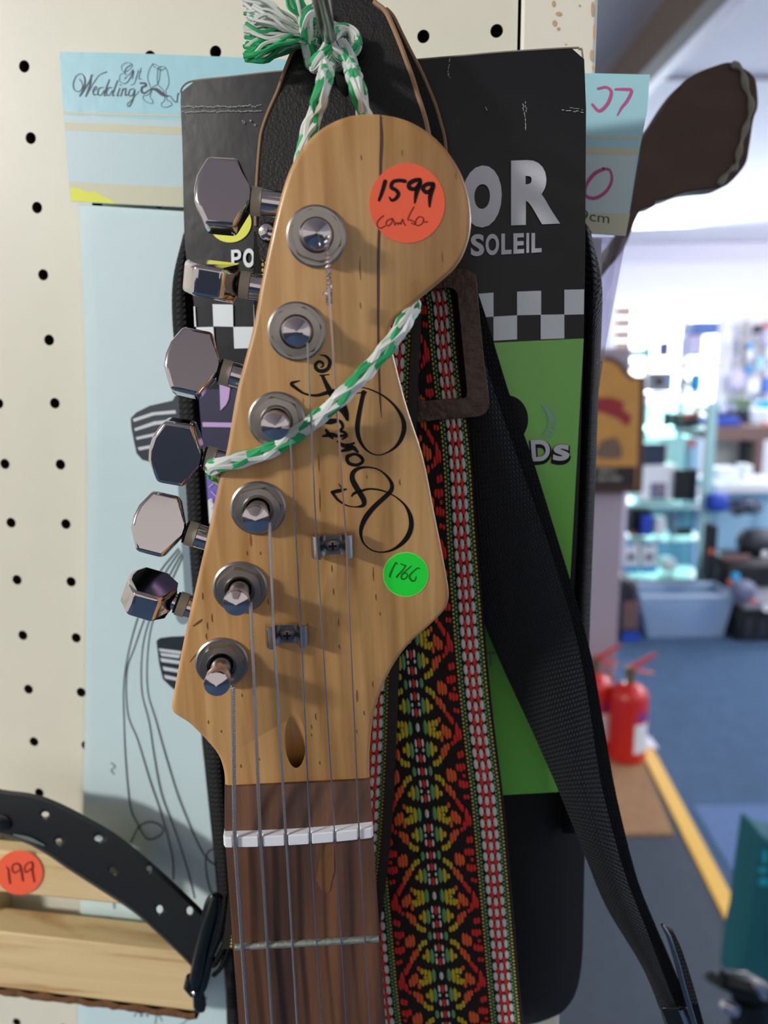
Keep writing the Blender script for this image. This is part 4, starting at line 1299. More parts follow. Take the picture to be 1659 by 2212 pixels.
for k in range(16):
    a = k / 15
    x, y = 1172 + 14 * math.sin(a * 3), 876 + 64 * a
    strokes(mb, [[(x, y, 4.0), (x + 20 - 6 * a + rs.uniform(-3, 3), y + 6 + rs.uniform(-2, 3), 2.2)]], cp(.0008), straight=True)
obj('scratch_glints', mb, mat('scratch_glint_green', '93C7A0', rough=.7), card)
mb = MB()
for a_, b_ in zip(top_edge[:-1], top_edge[1:]):
    pass
mb.tube([cp(-.0006)(p[0], p[1] - .5) for p in top_edge[4:-3]], .0003, 6)
obj('worn_top_edge', mb, M_CARDEDGE, card)

# ------------------------------------------------------------------ black webbing strap on the right
t = thing('nylon_strap', 'wide black nylon webbing strap twisting down to a slider, right of the woven strap', 'strap', W(1200, 1300, -.045))
mb = MB()
flat_band(mb, [(965, 585), (970, 700), (975, 800), (985, 1000), (1005, 1200), (1040, 1330), (1085, 1440), (1150, 1580), (1205, 1705), (1262, 1845), (1310, 1960), (1385, 2085), (1425, 2180), (1450, 2260)],
          [(1008, 580), (1030, 690), (1050, 790), (1118, 990), (1168, 1130), (1215, 1270), (1250, 1400), (1275, 1540), (1300, 1700), (1350, 1890), (1400, 2020), (1442, 2130), (1470, 2200), (1490, 2260)],
          lambda s: -.052, .0016, curl=lambda a, s: -.004 * math.sin(math.pi * a) + .008 * (1 - a) * max(0, .6 - s))
obj('front_webbing', mb, M_NYLON, t)
mb = MB()
flat_band(mb, [(1000, 590), (1020, 700), (1040, 850), (1060, 1000), (1100, 1160), (1140, 1290), (1180, 1420), (1230, 1560), (1270, 1720), (1320, 1900), (1380, 2020), (1420, 2120), (1450, 2200), (1470, 2270)],
          [(1022, 600), (1056, 705), (1100, 850), (1150, 990), (1200, 1150), (1243, 1290), (1278, 1420), (1303, 1560), (1332, 1720), (1374, 1890), (1412, 1990), (1442, 2060), (1478, 2150), (1512, 2260)],
          lambda s: -.046, .0016)
obj('rear_webbing', mb, M_NYLON, t)
mb = MB()
flat_band(mb, [(1436, 2006), (1454, 2060), (1474, 2130), (1498, 2240)], [(1455, 2014), (1474, 2056), (1498, 2130), (1528, 2240)], lambda s: -.050, .0016)
obj('tail_webbing', mb, M_NYLON, t)
M_SLIDER = mat('dull_chrome_slider', '8A8688', rough=.25, metal=1.0)
mb = MB().tube([W(x, y, -.057) for x, y in [(1430, 1997), (1444, 2020), (1463, 2080), (1477, 2135), (1500, 2212), (1512, 2255)]], [.0005, .0008, .0009, .0009, .0009, .0009], 10)
sl = obj('slider', mb, M_SLIDER, t)
mb = MB().tube([W(x, y, -.056) for x, y in [(1470, 2178), (1482, 2205), (1494, 2240)]], [.0010, .0012, .0012], 10)
obj('slider_bar', mb, M_CHROME, sl)
mb = MB().box((0, 0, 0), (1, 1, 1), lambda x, y, z: W(1425 + 60 * x + 20 * z, 2175 + 50 * z, -.053 - .003 * y))
obj('slider_body', mb, M_BLACKPL, sl, bevel=.0008)

# ------------------------------------------------------------------ woven guitar strap
M_WBASE = mat('black_weave', '15120F', rough=.9, bump=1.0, bscale=1800, bdist=.0004)
M_WHITE_Y = mat('white_yarn', 'D9D4D2', rough=.7)
M_RED_Y = mat('red_yarn', 'D62A22', rough=.7)
M_YEL_Y = mat('yellow_yarn', 'C9B42A', rough=.7)
M_GRN_Y = mat('green_yarn', '5FA56A', rough=.7)
M_ORG_Y = mat('orange_yarn', 'E0602A', rough=.7)
M_GOLD_Y = mat('dull_gold_yarn', 'B9A458', rough=.7)
M_STRAPEDGE = mat('black_strap_lining', '1E1C1C', rough=.55)
YARN = [M_WBASE, M_WHITE_Y, M_RED_Y, M_YEL_Y, M_GRN_Y, M_ORG_Y, M_GOLD_Y]
WH, RD, YL, GR, OR, GO = 1, 2, 3, 4, 5, 6
# half motif: (u, v in the period, length as share of the period, width, colour)
MOTIF = [(0.0, 0.0, .12, .05, WH), (0, .17, .13, .045, RD), (.045, .17, .11, .035, WH), (.045, .255, .055, .035, WH), (0, .35, .12, .045, RD), (.045, .35, .10, .035, WH), (0, .5, .12, .045, RD), (.045, .5, .10, .035, WH),
         (0, .645, .12, .045, RD), (.045, .645, .10, .035, WH), (.045, .735, .055, .035, WH), (0, .82, .12, .045, RD), (.045, .82, .10, .035, WH),
         (.10, 0, .19, .055, GR), (.105, .25, .21, .055, GR), (.105, .5, .13, .05, GR), (.10, .75, .21, .055, GR), (.155, 0.01, .21, .055, YL), (.205, -.05, .10, .05, YL), (.25, -.055, .10, .045, YL), (.205, .075, .10, .05, YL), (.25, .085, .11, .05, YL), (.285, .075, .08, .04, YL), (.21, .02, .06, .05, YL),
         (.155, .25, .20, .055, YL), (.205, .25, .09, .045, YL), (.17, .415, .09, .045, YL), (.21, .405, .10, .045, YL), (.25, .375, .11, .045, YL), (.17, .57, .09, .045, YL), (.21, .59, .10, .045, YL), (.25, .635, .11, .045, YL), (.155, .75, .20, .055, YL), (.205, .76, .08, .045, YL),
         (.29, -.09, .08, .045, OR), (.33, .03, .16, .05, OR), (.37, .06, .18, .055, OR), (.41, .08, .13, .045, OR), (.30, .13, .10, .045, OR), (.29, .30, .16, .05, OR), (.33, .27, .16, .05, OR), (.37, .23, .10, .045, OR), (.33, .55, .18, .05, OR), (.37, .56, .19, .055, OR), (.41, .57, .15, .05, OR),
         (.29, .70, .12, .045, OR), (.33, .74, .15, .05, OR), (.37, .79, .13, .045, OR),
         (.42, -.12, .10, .045, RD), (.46, -.06, .11, .045, RD), (.51, .06, .25, .055, RD), (.47, .15, .13, .045, RD), (.545, .10, .16, .045, RD), (.43, .20, .07, .045, RD), (.50, .33, .10, .05, RD), (.54, .32, .10, .05, RD), (.46, .47, .10, .05, RD), (.50, .475, .12, .05, RD), (.54, .47, .10, .05, RD),
         (.53, .57, .06, .045, RD), (.47, .66, .11, .05, RD), (.51, .665, .12, .05, RD), (.55, .67, .10, .05, RD), (.51, .81, .07, .045, RD), (.55, .82, .07, .045, RD), (.40, .86, .09, .045, RD), (.44, .92, .10, .045, RD)]


def stitch(mb, Sf, u, v, lu, lv, col, hgt):
    """a raised yarn float: a low half-ellipsoid on the band"""
    nu, nv = 4, 5
    vs = []
    for j in range(nv + 1):
        b = -1 + 2 * j / nv
        w = math.sqrt(max(0.0, 1 - abs(b) ** 2.6))
        for i in range(nu + 1):
            a = -1 + 2 * i / nu
            z = math.sqrt(max(0, 1 - a * a)) * w
            vs.append(Sf(u + a * w * lu / 2, v + b * lv / 2, hgt * z))
    mb.add(vs, [(j * (nu + 1) + i, j * (nu + 1) + i + 1, (j + 1) * (nu + 1) + i + 1, (j + 1) * (nu + 1) + i) for j in range(nv) for i in range(nu)], col)


def woven(name, Lpx, Rpx, yf, parent, half_left=1.0, curl=None, motif=True, off=0.0, edge=0.0):
    Lc, Rc = crom(Lpx, 10), crom(Rpx, 10)
    m = len(Lc)
    arc = [0.0]
    mids = [W((Lc[i][0] + Rc[i][0]) / 2, (Lc[i][1] + Rc[i][1]) / 2, yf(i / (m - 1))) for i in range(m)]
    for i in range(1, m):
        arc.append(arc[-1] + (mids[i] - mids[i - 1]).length)
    L = arc[-1]
    arc = np.array(arc)
    lx_, ly_ = [p[0] for p in Lc], [p[1] for p in Lc]
    rx_, ry_ = [p[0] for p in Rc], [p[1] for p in Rc]

    def Sf(u, s, h=0.0):                              # u in [-1, 1], s along the band in metres
        s = min(max(s, 0), L)
        a = (u + 1) / 2
        x0, y0, x1, y1 = np.interp(s, arc, lx_), np.interp(s, arc, ly_), np.interp(s, arc, rx_), np.interp(s, arc, ry_)
        y = yf(s / L) + (curl(u, s / L) if curl else 0)
        return W(x0 + (x1 - x0) * a, y0 + (y1 - y0) * a, y - h)
    mb = MB()
    ns = int(L / .004)
    rows = [[Sf(-1 + 2 * k / 20, L * i / ns) for k in range(21)] for i in range(ns + 1)]
    mb.grid(rows, Vector((0, .0022, 0)))
    w_half = .0272
    P = .0316
    rr = random.Random(5)
    sc = 1 - edge
    s = 0.0
    # beaded columns
    for sgn in (-1, 1):
        for (u, col) in ((.605, GO), (.645, GR), (.915, GR), (.955, GO)):
            k = 0
            s = .001
            while s < L - .001:
                stitch(mb, Sf, sgn * u * sc, s + (.0007 if col == GR else 0), .036, .00115, col, .00035); s += .00142
        s = .002
        while s < L - .003:
            for (u, col, dv) in ((.705, WH, 0), (.79, WH, .0003), (.875, WH, 0), (.7475, RD, .0021), (.8325, RD, .0021)):
                stitch(mb, Sf, sgn * u * sc, s + dv + rr.uniform(-.0002, .0002), .062 if col == WH else .055, .0039 if col == WH else .0036, col, .0008 if col == WH else .0005)
            s += .0043
    if motif:
        s = off - P
        while s < L + P:
            for (u, v, ln, wd, col) in MOTIF:
                for sgn in ((1,) if u == 0 else (1, -1)):
                    q_ = s + v * P
                    if .002 < q_ < L - .002:
                        stitch(mb, Sf, sgn * u * sc, q_ + rr.uniform(-.0002, .0002), wd * 1.05, ln * P * .95, col, .0006)
            s += P
    o = obj(name, mb, YARN, parent)
    return o, Sf, L


strap = thing('guitar_strap', 'woven red, white and yellow guitar strap with black leather end, hung on the hook', 'guitar strap', W(740, 180, -.05))
# main strand
Rm = [(966, 590), (980, 654), (988, 750), (1000, 849), (1010, 907), (1021, 1012), (1029, 1139), (1039, 1263), (1049, 1389), (1061, 1516), (1074, 1624), (1086, 1719), (1101, 1889), (1112, 2016), (1121, 2124), (1129, 2211), (1136, 2300)]
Lm = [(690, 620), (700, 680), (705, 775), (712, 870), (715, 930), (716, 1030), (714, 1155), (716, 1280), (722, 1405), (734, 1530), (742, 1640), (752, 1730), (768, 1900), (780, 2026), (790, 2134), (800, 2222), (808, 2312)]
woven('woven_band', Lm, Rm, lambda s: -.0525 - .004 * s, strap, curl=lambda u, s: .010 * max(0, -u - .35) ** 1.5, off=.0205)
# second strand, right border in front of the first
R2 = [(912, 560), (908, 640), (905, 740), (901, 813), (897, 921), (890, 1050), (880, 1200), (870, 1330), (860, 1425), (856, 1520), (853, 1606), (849, 1690), (843, 1790), (836, 1868), (826, 1950), (810, 2050)]
L2 = [(549, 500), (547, 600), (550, 700), (552, 780), (552, 890), (548, 1030), (542, 1180), (536, 1320), (528, 1425), (522, 1520), (518, 1606), (512, 1690), (506, 1790), (500, 1868), (492, 1950), (480, 2050)]
woven('woven_band', L2, R2, lambda s: -.0625, strap, edge=.075, motif=True)
mb = MB()
flat_band(mb, [(p[0] - 17, p[1]) for p in R2], [(p[0] + 1, p[1]) for p in R2], lambda s: -.0638, .0030, nu=4)
obj('lining_edge', mb, M_STRAPEDGE, strap)

# leather end with keyhole slot
YL_ = -.064
ol = [(562, 560), (553, 500), (553, 440), (556, 370), (561, 310), (566, 280), (580, 240), (600, 195), (612, 160), (628, 120), (640, 100), (646, 60), (655, 35), (664, 20), (676, 10), (686, -10), (700, -40), (760, -40), (808, 4), (830, 22), (843, 45), (862, 90), (877, 130), (890, 165), (904, 210), (914, 240), (922, 270), (930, 320), (930, 420), (925, 560)]
oc = crom(ol, 5)


def yleather(x, y):
    return YL_ - .004 * math.sin(math.pi * min(1, max(0, (x - 553) / 370))) + .012 * max(0, (120 - y) / 160)


mb = MB().prism([W(p[0], p[1], yleather(*p[:2])) for p in oc], [W(p[0], p[1], yleather(*p[:2])) + Vector((0, .0026, 0)) for p in oc], 0, 1)
le = obj('leather_end', mb, [M_LEATHER, M_LEATHER_EDGE], strap, smooth=False)
slot = [(726, 128), (722, 150), (727, 180), (738, 203), (747, 212), (757, 200), (760, 178), (752, 150), (746, 128), (736, 118)]
mb = MB().prism([W(x, y, YL_ - .03) for x, y in slot], [W(x, y, YL_ + .03) for x, y in slot])
cut(le, mb)
mb = MB()
strokes(mb, [[(747, 210, 3), (748, 235, 4), (746, 262, 3)]], lambda x, y: W(x, y, yleather(x, y) - .0005))
obj('slit', mb, M_DARKVOID, le)
# raw edge seen from the front
mb = MB()
ed = oc[5:60] + []
mb.tube([W(p[0], p[1], yleather(*p[:2]) - .0002) for p in oc[6:80]], .0005, 6)
mb.tube([W(p[0], p[1], yleather(*p[:2]) - .0002) for p in oc[90:135]], .0007, 6)
obj('raw_edge', mb, M_LEATHER_EDGE, le)
ob = [(700, 320), (700, 60), (760, -20), (812, 4), (846, 30), (868, 72), (888, 112), (908, 150), (925, 188), (940, 225), (952, 265), (962, 310), (968, 420), (968, 640), (700, 640)]
oc2 = crom(ob, 5)
mb = MB().prism([W(p[0], p[1], -.049) for p in oc2], [W(p[0], p[1], -.0465) for p in oc2], 0, 1)
le2 = obj('leather_end', mb, [M_LEATHER, M_LEATHER_EDGE], strap, smooth=False)
cut(le2, MB().prism([W(x, y, -.08) for x, y in slot], [W(x, y, -.02) for x, y in slot]))
mb = MB().tube([W(p[0], p[1], -.0492) for p in oc2[18:62]], .0005, 6)
obj('raw_edge', mb, M_LEATHER_EDGE, le2)
mb = MB().lathe([(.0030, 0), (.0030, .0008), (.0022, .0022), (.0005, .0027)], W(580, 503, YL_ - .001), (0, -1, 0), 20)
obj('rivet', mb, M_CHROME, strap)
# rusty slide buckle
YB = -.0590
bo = crom([(905, 618), (925, 595), (960, 582), (1000, 580), (1020, 588), (1029, 604), (1036, 680), (1046, 780), (1056, 860), (1053, 886), (1036, 899), (1000, 903), (940, 908), (905, 912), (890, 900), (884, 860), (884, 700), (890, 640)], 5, closed=True)
bi = crom([(912, 640), (930, 628), (965, 622), (985, 630), (990, 660), (998, 740), (1006, 820), (1008, 850), (1000, 860), (960, 862), (915, 864), (905, 850), (902, 760), (904, 670)], 6, closed=True)
mb = MB().prism([W(p[0], p[1], YB) for p in bo], [W(p[0], p[1], YB + .004) for p in bo])
bk = obj('slide_buckle', mb, M_RUST, strap, smooth=False)
cut(bk, MB().prism([W(p[0], p[1], YB - .02) for p in bi], [W(p[0], p[1], YB + .02) for p in bi]))
md = bk.modifiers.new('bevel', 'BEVEL'); md.width = .0011; md.segments = 3; md.limit_method = 'ANGLE'

# ------------------------------------------------------------------ pegboard hook
h0, h1 = W(739, 208, 0.012), W(689, -20, -.112)
hook = thing('peg_hook', 'plain steel peg hook rod sticking out of the pegboard, holding the strap and the cord', 'hook', W(739, 208, 0))
mb = MB().tube([h0, h0.lerp(h1, .3), h0.lerp(h1, .6), h1, h1 + Vector((-.004, -.02, .012))], .00205, 16)
obj('rod', mb, mat('brushed_steel', '9C999C', rough=.28, metal=1.0), hook)
mb = MB().lathe([(.006, 0), (.006, .0015), (.003, .0022)], W(739, 208, 0), (0, -1, 0), 20)
obj('back_plate', mb, M_NICKEL, hook)

# ------------------------------------------------------------------ leather belt, lower left
YBL = -.034
t = thing('leather_belt', 'curved black leather belt with punched holes, lower left, ending in a black buckle', 'belt', W(200, 1850, YBL))
bu = [(-70, 1700), (0, 1714), (60, 1722), (110, 1738), (180, 1773), (250, 1815), (330, 1880), (400, 1945), (440, 1985), (475, 2030)]
bl2 = [(-70, 1796), (0, 1800), (55, 1815), (105, 1842), (150, 1873), (215, 1915), (290, 1965), (350, 2018), (415, 2082), (440, 2120)]
mb = MB()
flat_band(mb, bu, bl2, lambda s: YBL, .0028, nu=8, curl=lambda a, s: -.0006 * math.sin(math.pi * a))
bo_ = obj('strap', mb, M_BELT, t)
cm_ = MB()
for (x, y, rx_, ry_) in [(98, 1759, 8, 6), (213, 1811, 9, 7), (345, 1964, 7, 9), (410, 1967, 7, 9), (127, 1818, 7, 7), (243, 1879, 7, 7), (322, 1876, 6, 6)]:
    e = ellipse_px(x, y, rx_, ry_, 14)
    cm_.prism([W(a, b, YBL - .02) for a, b in e], [W(a, b, YBL + .02) for a, b in e])
cut(bo_, cm_)
mb = MB().tube([W(p[0], p[1] + 2, YBL - .0001) for p in crom(bl2, 6)], .0007, 6)
obj('edge_stitching', mb, mat('grey_edge', '4A4A48', rough=.8), bo_)
mb = MB()
strokes(mb, [[(30, 1803, 3), (62, 1812, 8), (95, 1826, 3)]], lambda x, y: W(x, y, YBL - .0011))
obj('worn_patch', mb, mat('worn_grey', '6E7670', rough=.5), bo_)
mb = MB().lathe([(.0036, 0), (.0034, .0006), (.0024, .0010), (.0008, .0012)], W(8, 1775, YBL - .0006), (0, -1, 0), 16)
obj('rivet', mb, M_BLACKPL, t)
yk = YBL - .008
loop = crom([(467, 1938), (477, 1950), (474, 1985), (462, 2030), (448, 2090), (436, 2135), (424, 2140), (418, 2125), (424, 2080), (436, 2020), (448, 1965), (457, 1942)], 5, closed=True)
mb = MB().tube([W(p[0], p[1], yk) for p in loop], .0018, 10, closed=True)
kb = obj('buckle_frame', mb, M_BLACKPL, t)
mb = MB().tube([W(x, y, yk - .001) for x, y in [(466, 1934), (462, 1955), (448, 2005), (434, 2060), (424, 2110), (420, 2138)]], [.0014, .0024, .0026, .0026, .0027, .0018], 12)
obj('front_bar', mb, M_BLACKPL, kb)
mb = MB().tube([W(410, 2108, yk), W(412, 2128, yk), W(420, 2146, yk)], [.0015, .003, .002], 12)
obj('prong_end', mb, M_BLACKPL, kb)
mb = MB().tube([W(412, 2136, yk - .001), W(422, 2144, yk - .002)], [.0013, .0013], 12)
obj('prong', mb, M_CHROME, kb)
mb = MB()
fr = [(416, 2140), (440, 2136), (446, 2170), (442, 2188), (424, 2188), (418, 2176)]
mb.prism([W(x, y, yk) for x, y in fr], [W(x, y, yk + .006) for x, y in fr])
obj('keeper', mb, M_BLACKPL, t, bevel=.001)
for k, (L, R) in enumerate([([(478, 1946), (470, 1990), (458, 2040), (446, 2072)], [(496, 1925), (492, 1975), (482, 2020), (466, 2060)]),
                            ([(486, 2016), (478, 2040), (464, 2068), (452, 2086)], [(494, 2022), (488, 2050), (474, 2080), (462, 2092)]),
                            ([(490, 2045), (480, 2070), (468, 2096), (456, 2108)], [(498, 2050), (490, 2078), (478, 2098), (464, 2112)])]):
    mb = MB()
    flat_band(mb, L, R, lambda s: yk + .001 * k, .0015, curl=lambda a, s: -.0022 * math.sin(math.pi * a))
    obj('webbing_keeper', mb, M_BINDING, t)

# ------------------------------------------------------------------ slatted pine piece with a price sticker
t = thing('pine_slat_rack', 'pale pine slats with a bark edge and an orange 199 sticker, behind the belt', 'wooden slats', W(150, 2150, -.02))
zt, zb = W(100, 1848, -.026).z, W(100, 1938, -.026).z
xl = W(-80, 1900, -.026).x
xr1, xr2 = W(262, 1936, -.026).x, W(416, 2100, -.026).x
obj('slat', MB().box((xl, -.026, zb), (xr1, -.018, zt)), M_PINE, t, bevel=.001)
zt2, zb2 = W(150, 2030, -.026).z, W(150, 2152, -.026).z
obj('slat', MB().box((xl, -.026, zb2), (xr2, -.011, zt2)), M_PINE, t, bevel=.0008)
mb = MB()
n = 40
rj = random.Random(11)
top, bot = [], []
for i in range(n + 1):
    x = xl + (xr2 - xl) * i / n
    top.append(Vector((x, -.0264, zb2 + .0008 * math.sin(i * 1.1)))); bot.append(Vector((x, -.0250 + rj.uniform(-.0003, .0003), zb2 - .0050 + rj.uniform(-.00025, .00025))))
mb.grid([top, [a.lerp(b, .5) + Vector((0, -.001 + rj.uniform(-.0002, .0002), 0)) for a, b in zip(top, bot)], bot, [p + Vector((0, .012, 0)) for p in bot]])
obj('bark_edge', mb, M_BARK, t)
mb = MB().box((xl - .022, -.018, zb2), (xl + .002, -.0004, zt))
obj('batten', mb, M_PINE, t)
YS = -.0264
ps = lambda x, y: W(x, y, YS)
st = obj('price_sticker', MB().prism([W(x, y, YS - .0002) for x, y in ellipse_px(42, 1885, 50.5, 48, 48)], [W(x, y, YS + .0003) for x, y in ellipse_px(42, 1885, 50.5, 48, 48)]), M_ORANGE, t, label='round orange price sticker reading 199')
zz = zoom(15.08, 0, 1820)
mb = MB()
strokes(mb, [[(215, 800, 38), (270, 900, 50), (285, 1080, 60), (325, 1335, 50)],
             [(560, 680, 40), (430, 720, 42), (388, 840, 42), (430, 960, 42), (500, 985, 42), (630, 890, 36)], [(520, 675, 40), (640, 740, 62), (690, 920, 62), (742, 1245, 55)],
             [(1020, 630, 36), (900, 670, 36), (805, 790, 36), (812, 930, 42), (860, 965, 46), (1015, 850, 32)], [(1040, 640, 50), (1062, 760, 62), (1050, 920, 58), (1112, 1275, 48)]],
        lambda x, y: W(x, y, YS - .0004), zz, 15.08, n=6)
obj('handwriting', mb, M_REDINK, st)

# ------------------------------------------------------------------ electric guitar: head and neck
gt = thing('electric_guitar', 'maple headed electric guitar hanging by its head, with chrome tuners down the left side', 'electric guitar', None, None, GM)
head_px = [(785, 244), (830, 246), (880, 258), (925, 283), (960, 315), (990, 358), (1010, 405), (1019, 455), (1018, 500), (1007, 540), (988, 575), (955, 607), (920, 636), (885, 664), (862, 682), (849, 698), (843, 714), (843, 730), (851, 766),
           (878, 871), (915, 987), (940, 1110), (956, 1190), (966, 1245), (971, 1278), (970, 1300), (960, 1322), (925, 1357), (889, 1389), (860, 1425), (835, 1469), (817, 1516), (806, 1559), (801, 1606), (799, 1642), (800, 1700), (806, 1800)]
head_left = [(485, 1810), (484, 1735), (485, 1690), (481, 1662), (470, 1633), (449, 1606), (420, 1576), (404, 1562), (379, 1546), (372, 1538), (370, 1524), (376, 1490), (383, 1452), (401, 1362), (419, 1282), (448, 1155), (477, 1022), (491, 964), (513, 838), (546, 711), (562, 621), (585, 512), (602, 440), (616, 392), (632, 352), (656, 314), (688, 281), (725, 259), (757, 248)]
loop_px = [(p[0], p[1]) for p in crom(head_px, 4)] + [(p[0], p[1]) for p in crom(head_left, 4)]
TH = .0142
front = [G(x, y, 0) for x, y in loop_px]
mb = MB().prism(front, [p - GN * TH for p in front])
hs = obj('headstock', mb, M_MAPLE, gt, bevel=.0013, segs=3)
bake_modifiers(hs)
# truss rod hole: a round channel running down into the neck
tc0, tc1 = G(637, 1556, 0), G(640, 1640, 0)
ax = (tc1 - tc0).normalized()
dirn = (ax * math.cos(math.radians(20)) - GN * math.sin(math.radians(20))).normalized()
rr_ = .0030
mid = G(638, 1600, 0)
c0 = mid - dirn * .016 + GN * 0.0
mb = MB().tube([mid - dirn * .03, mid + dirn * .026], rr_, 24)
cut(hs, mb)
hs.data.polygons.foreach_set('use_smooth', [True] * len(hs.data.polygons)); hs.data.set_sharp_from_angle(angle=math.radians(35))
# dark mineral streaks in the face
mb = MB()
strokes(mb, [[(822, 250, 4), (824, 300, 7), (822, 360, 6), (822, 440, 6), (818, 520, 6), (817, 600, 6), (817, 700, 5), (818, 780, 5), (821, 860, 4), (824, 903, 1)]], lambda x, y: G(x, y, .00008), n=6)
obj('grain_streak', mb, mat('dark_grain', '4A2416', rough=.4, coat=.3), hs)
mb = MB()
rs = random.Random(21)
for (x, y, l) in [(778, 580, 50), (955, 556, 24), (778, 660, 14), (780, 340, 12), (985, 380, 18), (868, 330, 14), (716, 1228, 16), (720, 1278, 14), (806, 1240, 30), (812, 1290, 14), (732, 1345, 18), (733, 1397, 10), (562, 1195, 8), (534, 1195, 10), (437, 1288, 16), (458, 1335, 18), (448, 1352, 16), (446, 1375, 14), (820, 1326, 8), (688, 1000, 40), (690, 1080, 50), (792, 1030, 8), (864, 1042, 14),
                  (805, 1478, 14), (786, 1540, 10), (682, 1548, 16), (672, 1570, 10), (450, 1560, 8), (478, 1580, 6), (522, 1502, 8), (580, 1300, 14), (672, 1588, 6), (770, 1580, 8), (690, 1648, 8), (560, 1640, 6), (520, 1655, 8)]:
    strokes(mb, [[(x, y - l / 2, .8), (x + rs.uniform(-1, 1), y, 2.6), (x + 1, y + l / 2, .8)]], lambda a, b: G(a, b, .00008), n=3)
strokes(mb, [[(410, 1430, 1.2), (425, 1412, 2), (436, 1408, 1.5), (430, 1425, 1)], [(418, 1352, 3), (432, 1342, 5), (436, 1338, 2)]], lambda a, b: G(a, b, .00008), n=4)
obj('grain_flecks', mb, mat('brown_fleck', '7E5126', rough=.4, coat=.3), hs)

# neck and fretboard
NE = 2520
nl, nr = (lambda y: 484 + max(0, y - 1800) * .0745), (lambda y: 806 + (y - 1800) * .0655)
NB = [(nl(1800) + 3, 1800), (nr(1800) - 3, 1800), (nr(NE) - 4, NE), (nl(NE) + 4, NE)]
mb = MB()
secs = []
for yy in (1795, 1900, 2100, NE):
    a, b = G(nl(yy), yy, 0), G(nr(yy), yy, 0)
    sec = []
    for k in range(13):
        th = math.pi * k / 12
        c = (a + b) / 2 - (b - a) / 2 * math.cos(th)
        sec.append(c - GN * (.0015 + .0185 * math.sin(th) ** .7))
    secs.append([G(nl(yy), yy, .0003)] + sec + [G(nr(yy), yy, .0003)])
mb.grid(secs)
obj('neck', mb, M_MAPLE, gt)
FH = .0052


def fb_pt(x, y, h):
    return G(x, y, h)


# fretboard: rosewood with a cambered top; the short shelf above the nut slopes to the head
def camber(a):
    return .0009 * (1 - (2 * a - 1) ** 2)


mb = MB()
rows = []
stations = [(1698, 1682, .0003), (1701, 1685, .0012), (1730, 1713, .0024), (1760, 1742, .0034), (1800, 1780, .0044), (1826, 1806, FH), (1900, 1880, FH), (2050, 2032, FH), (2220, 2204, FH), (NE, NE - 16, FH)]
for (yl, yr, h) in stations:
    rows.append([G(nl(yl) + (nr(yr) - nl(yl)) * k / 16 + (1 if k == 0 else 0), yl + (yr - yl) * k / 16, h + camber(k / 16) * (h / FH)) for k in range(17)])
bot = [[p - GN * (st_[2] + .0004) for p in row] for row, st_ in zip(rows, stations)]
mb.grid(rows)
for side in (0, 16):
    mb.grid([[r[side] for r in rows], [b[side] for b in bot]])
mb.grid([rows[0], bot[0]])
fbd = obj('fretboard', mb, M_ROSE, gt)
mb = MB()
for (x, y, l) in [(722, 1850, 36)]:
    mb.poly([G(a, b, FH + .00095) for a, b in [(705, 1826), (722, 1822), (722, 1880), (716, 1905), (712, 1926), (704, 1930), (694, 1922), (683, 1900), (690, 1860)]])
obj('worn_patch', mb, mat('worn_brown', '77502F', rough=.6, var=.25, vscale=(300, 60, 100)), fbd)


def wire(y0, y1, r, m, name):
    pts = []
    for k in range(17):
        a = k / 16
        x = nl(y0) + 6 + (nr(y1) - nl(y0) - 10) * a
        pts.append(G(x, y0 + (y1 - y0) * a, FH + camber(a) + r * .35))
    return obj(name, MB().tube(pts, r, 12), m, gt)


M_FRET = mat('dull_nickel_fret', '9DA398', rough=.45, metal=.7, bump=.8, bscale=700, bdist=.0004)
wire(2045, 2027, .00115, M_FRET, 'fret')
wire(2290, 2272, .00115, M_FRET, 'fret')
# nut with string slots
SLOTS = [(507, 1808), (562, 1801), (617, 1797), (669, 1793), (722, 1788), (775, 1783)]
prof_top, hN = [], .0072
A_, B_ = (482, 1820), (807, 1799)
mb = MB()
widths = [.0012, .0011, .0009, .0007, .0006, .0006]
us = []
tot = (G(*B_, hN) - G(*A_, hN)).length
for (x, y), w in zip(SLOTS, widths):
    a = (x - A_[0]) / (B_[0] - A_[0])
    us.append((a, w * 1.15 / tot))
prof = [(0, 0), (0, hN - .001), (.012, hN)]
for a, w in us:
    prof += [(a - w / 2, hN + camber(a)), (a - w / 2, hN - .0012 + camber(a)), (a + w / 2, hN - .0012 + camber(a)), (a + w / 2, hN + camber(a))]
prof += [(.988, hN), (1, hN - .001), (1, 0)]
nv = (G(*B_, hN) - G(*A_, hN))
nd = (nv.normalized().cross(GN)).normalized()
if nd.dot(GU) > 0: nd = -nd
base = G(*A_, hN) - GN * hN
fr = [base + nv * a + GN * h - nd * .0016 for a, h in prof]
bk_ = [p + nd * .0034 for p in fr]
obj('nut', MB().prism(bk_, fr), M_WHITEPL, gt, bevel=.0003, smooth=False)

# tuning machines
BASE = [(683, 511), (641, 716), (598, 907), (558, 1097), (519, 1268), (480, 1430)]
HTS = [.0085, .0085, .0145, .0135, .0140, .0150]
BUT = [((483, 425), (545, 434)), ((457, 603), (520, 614)), ((417, 785), (480, 803)), ((383, 975), (447, 990)), ((345, 1132), (406, 1151)), ((323, 1282), (386, 1303))]
ROT = [76, 8, 74, 92, 72, 6]
PIXW = [.0069] * 6


def polar(o, x, y, r, n, ph=0.0):
    return [o + x * (r * math.cos(2 * math.pi * k / n + ph)) + y * (r * math.sin(2 * math.pi * k / n + ph)) for k in range(n)]


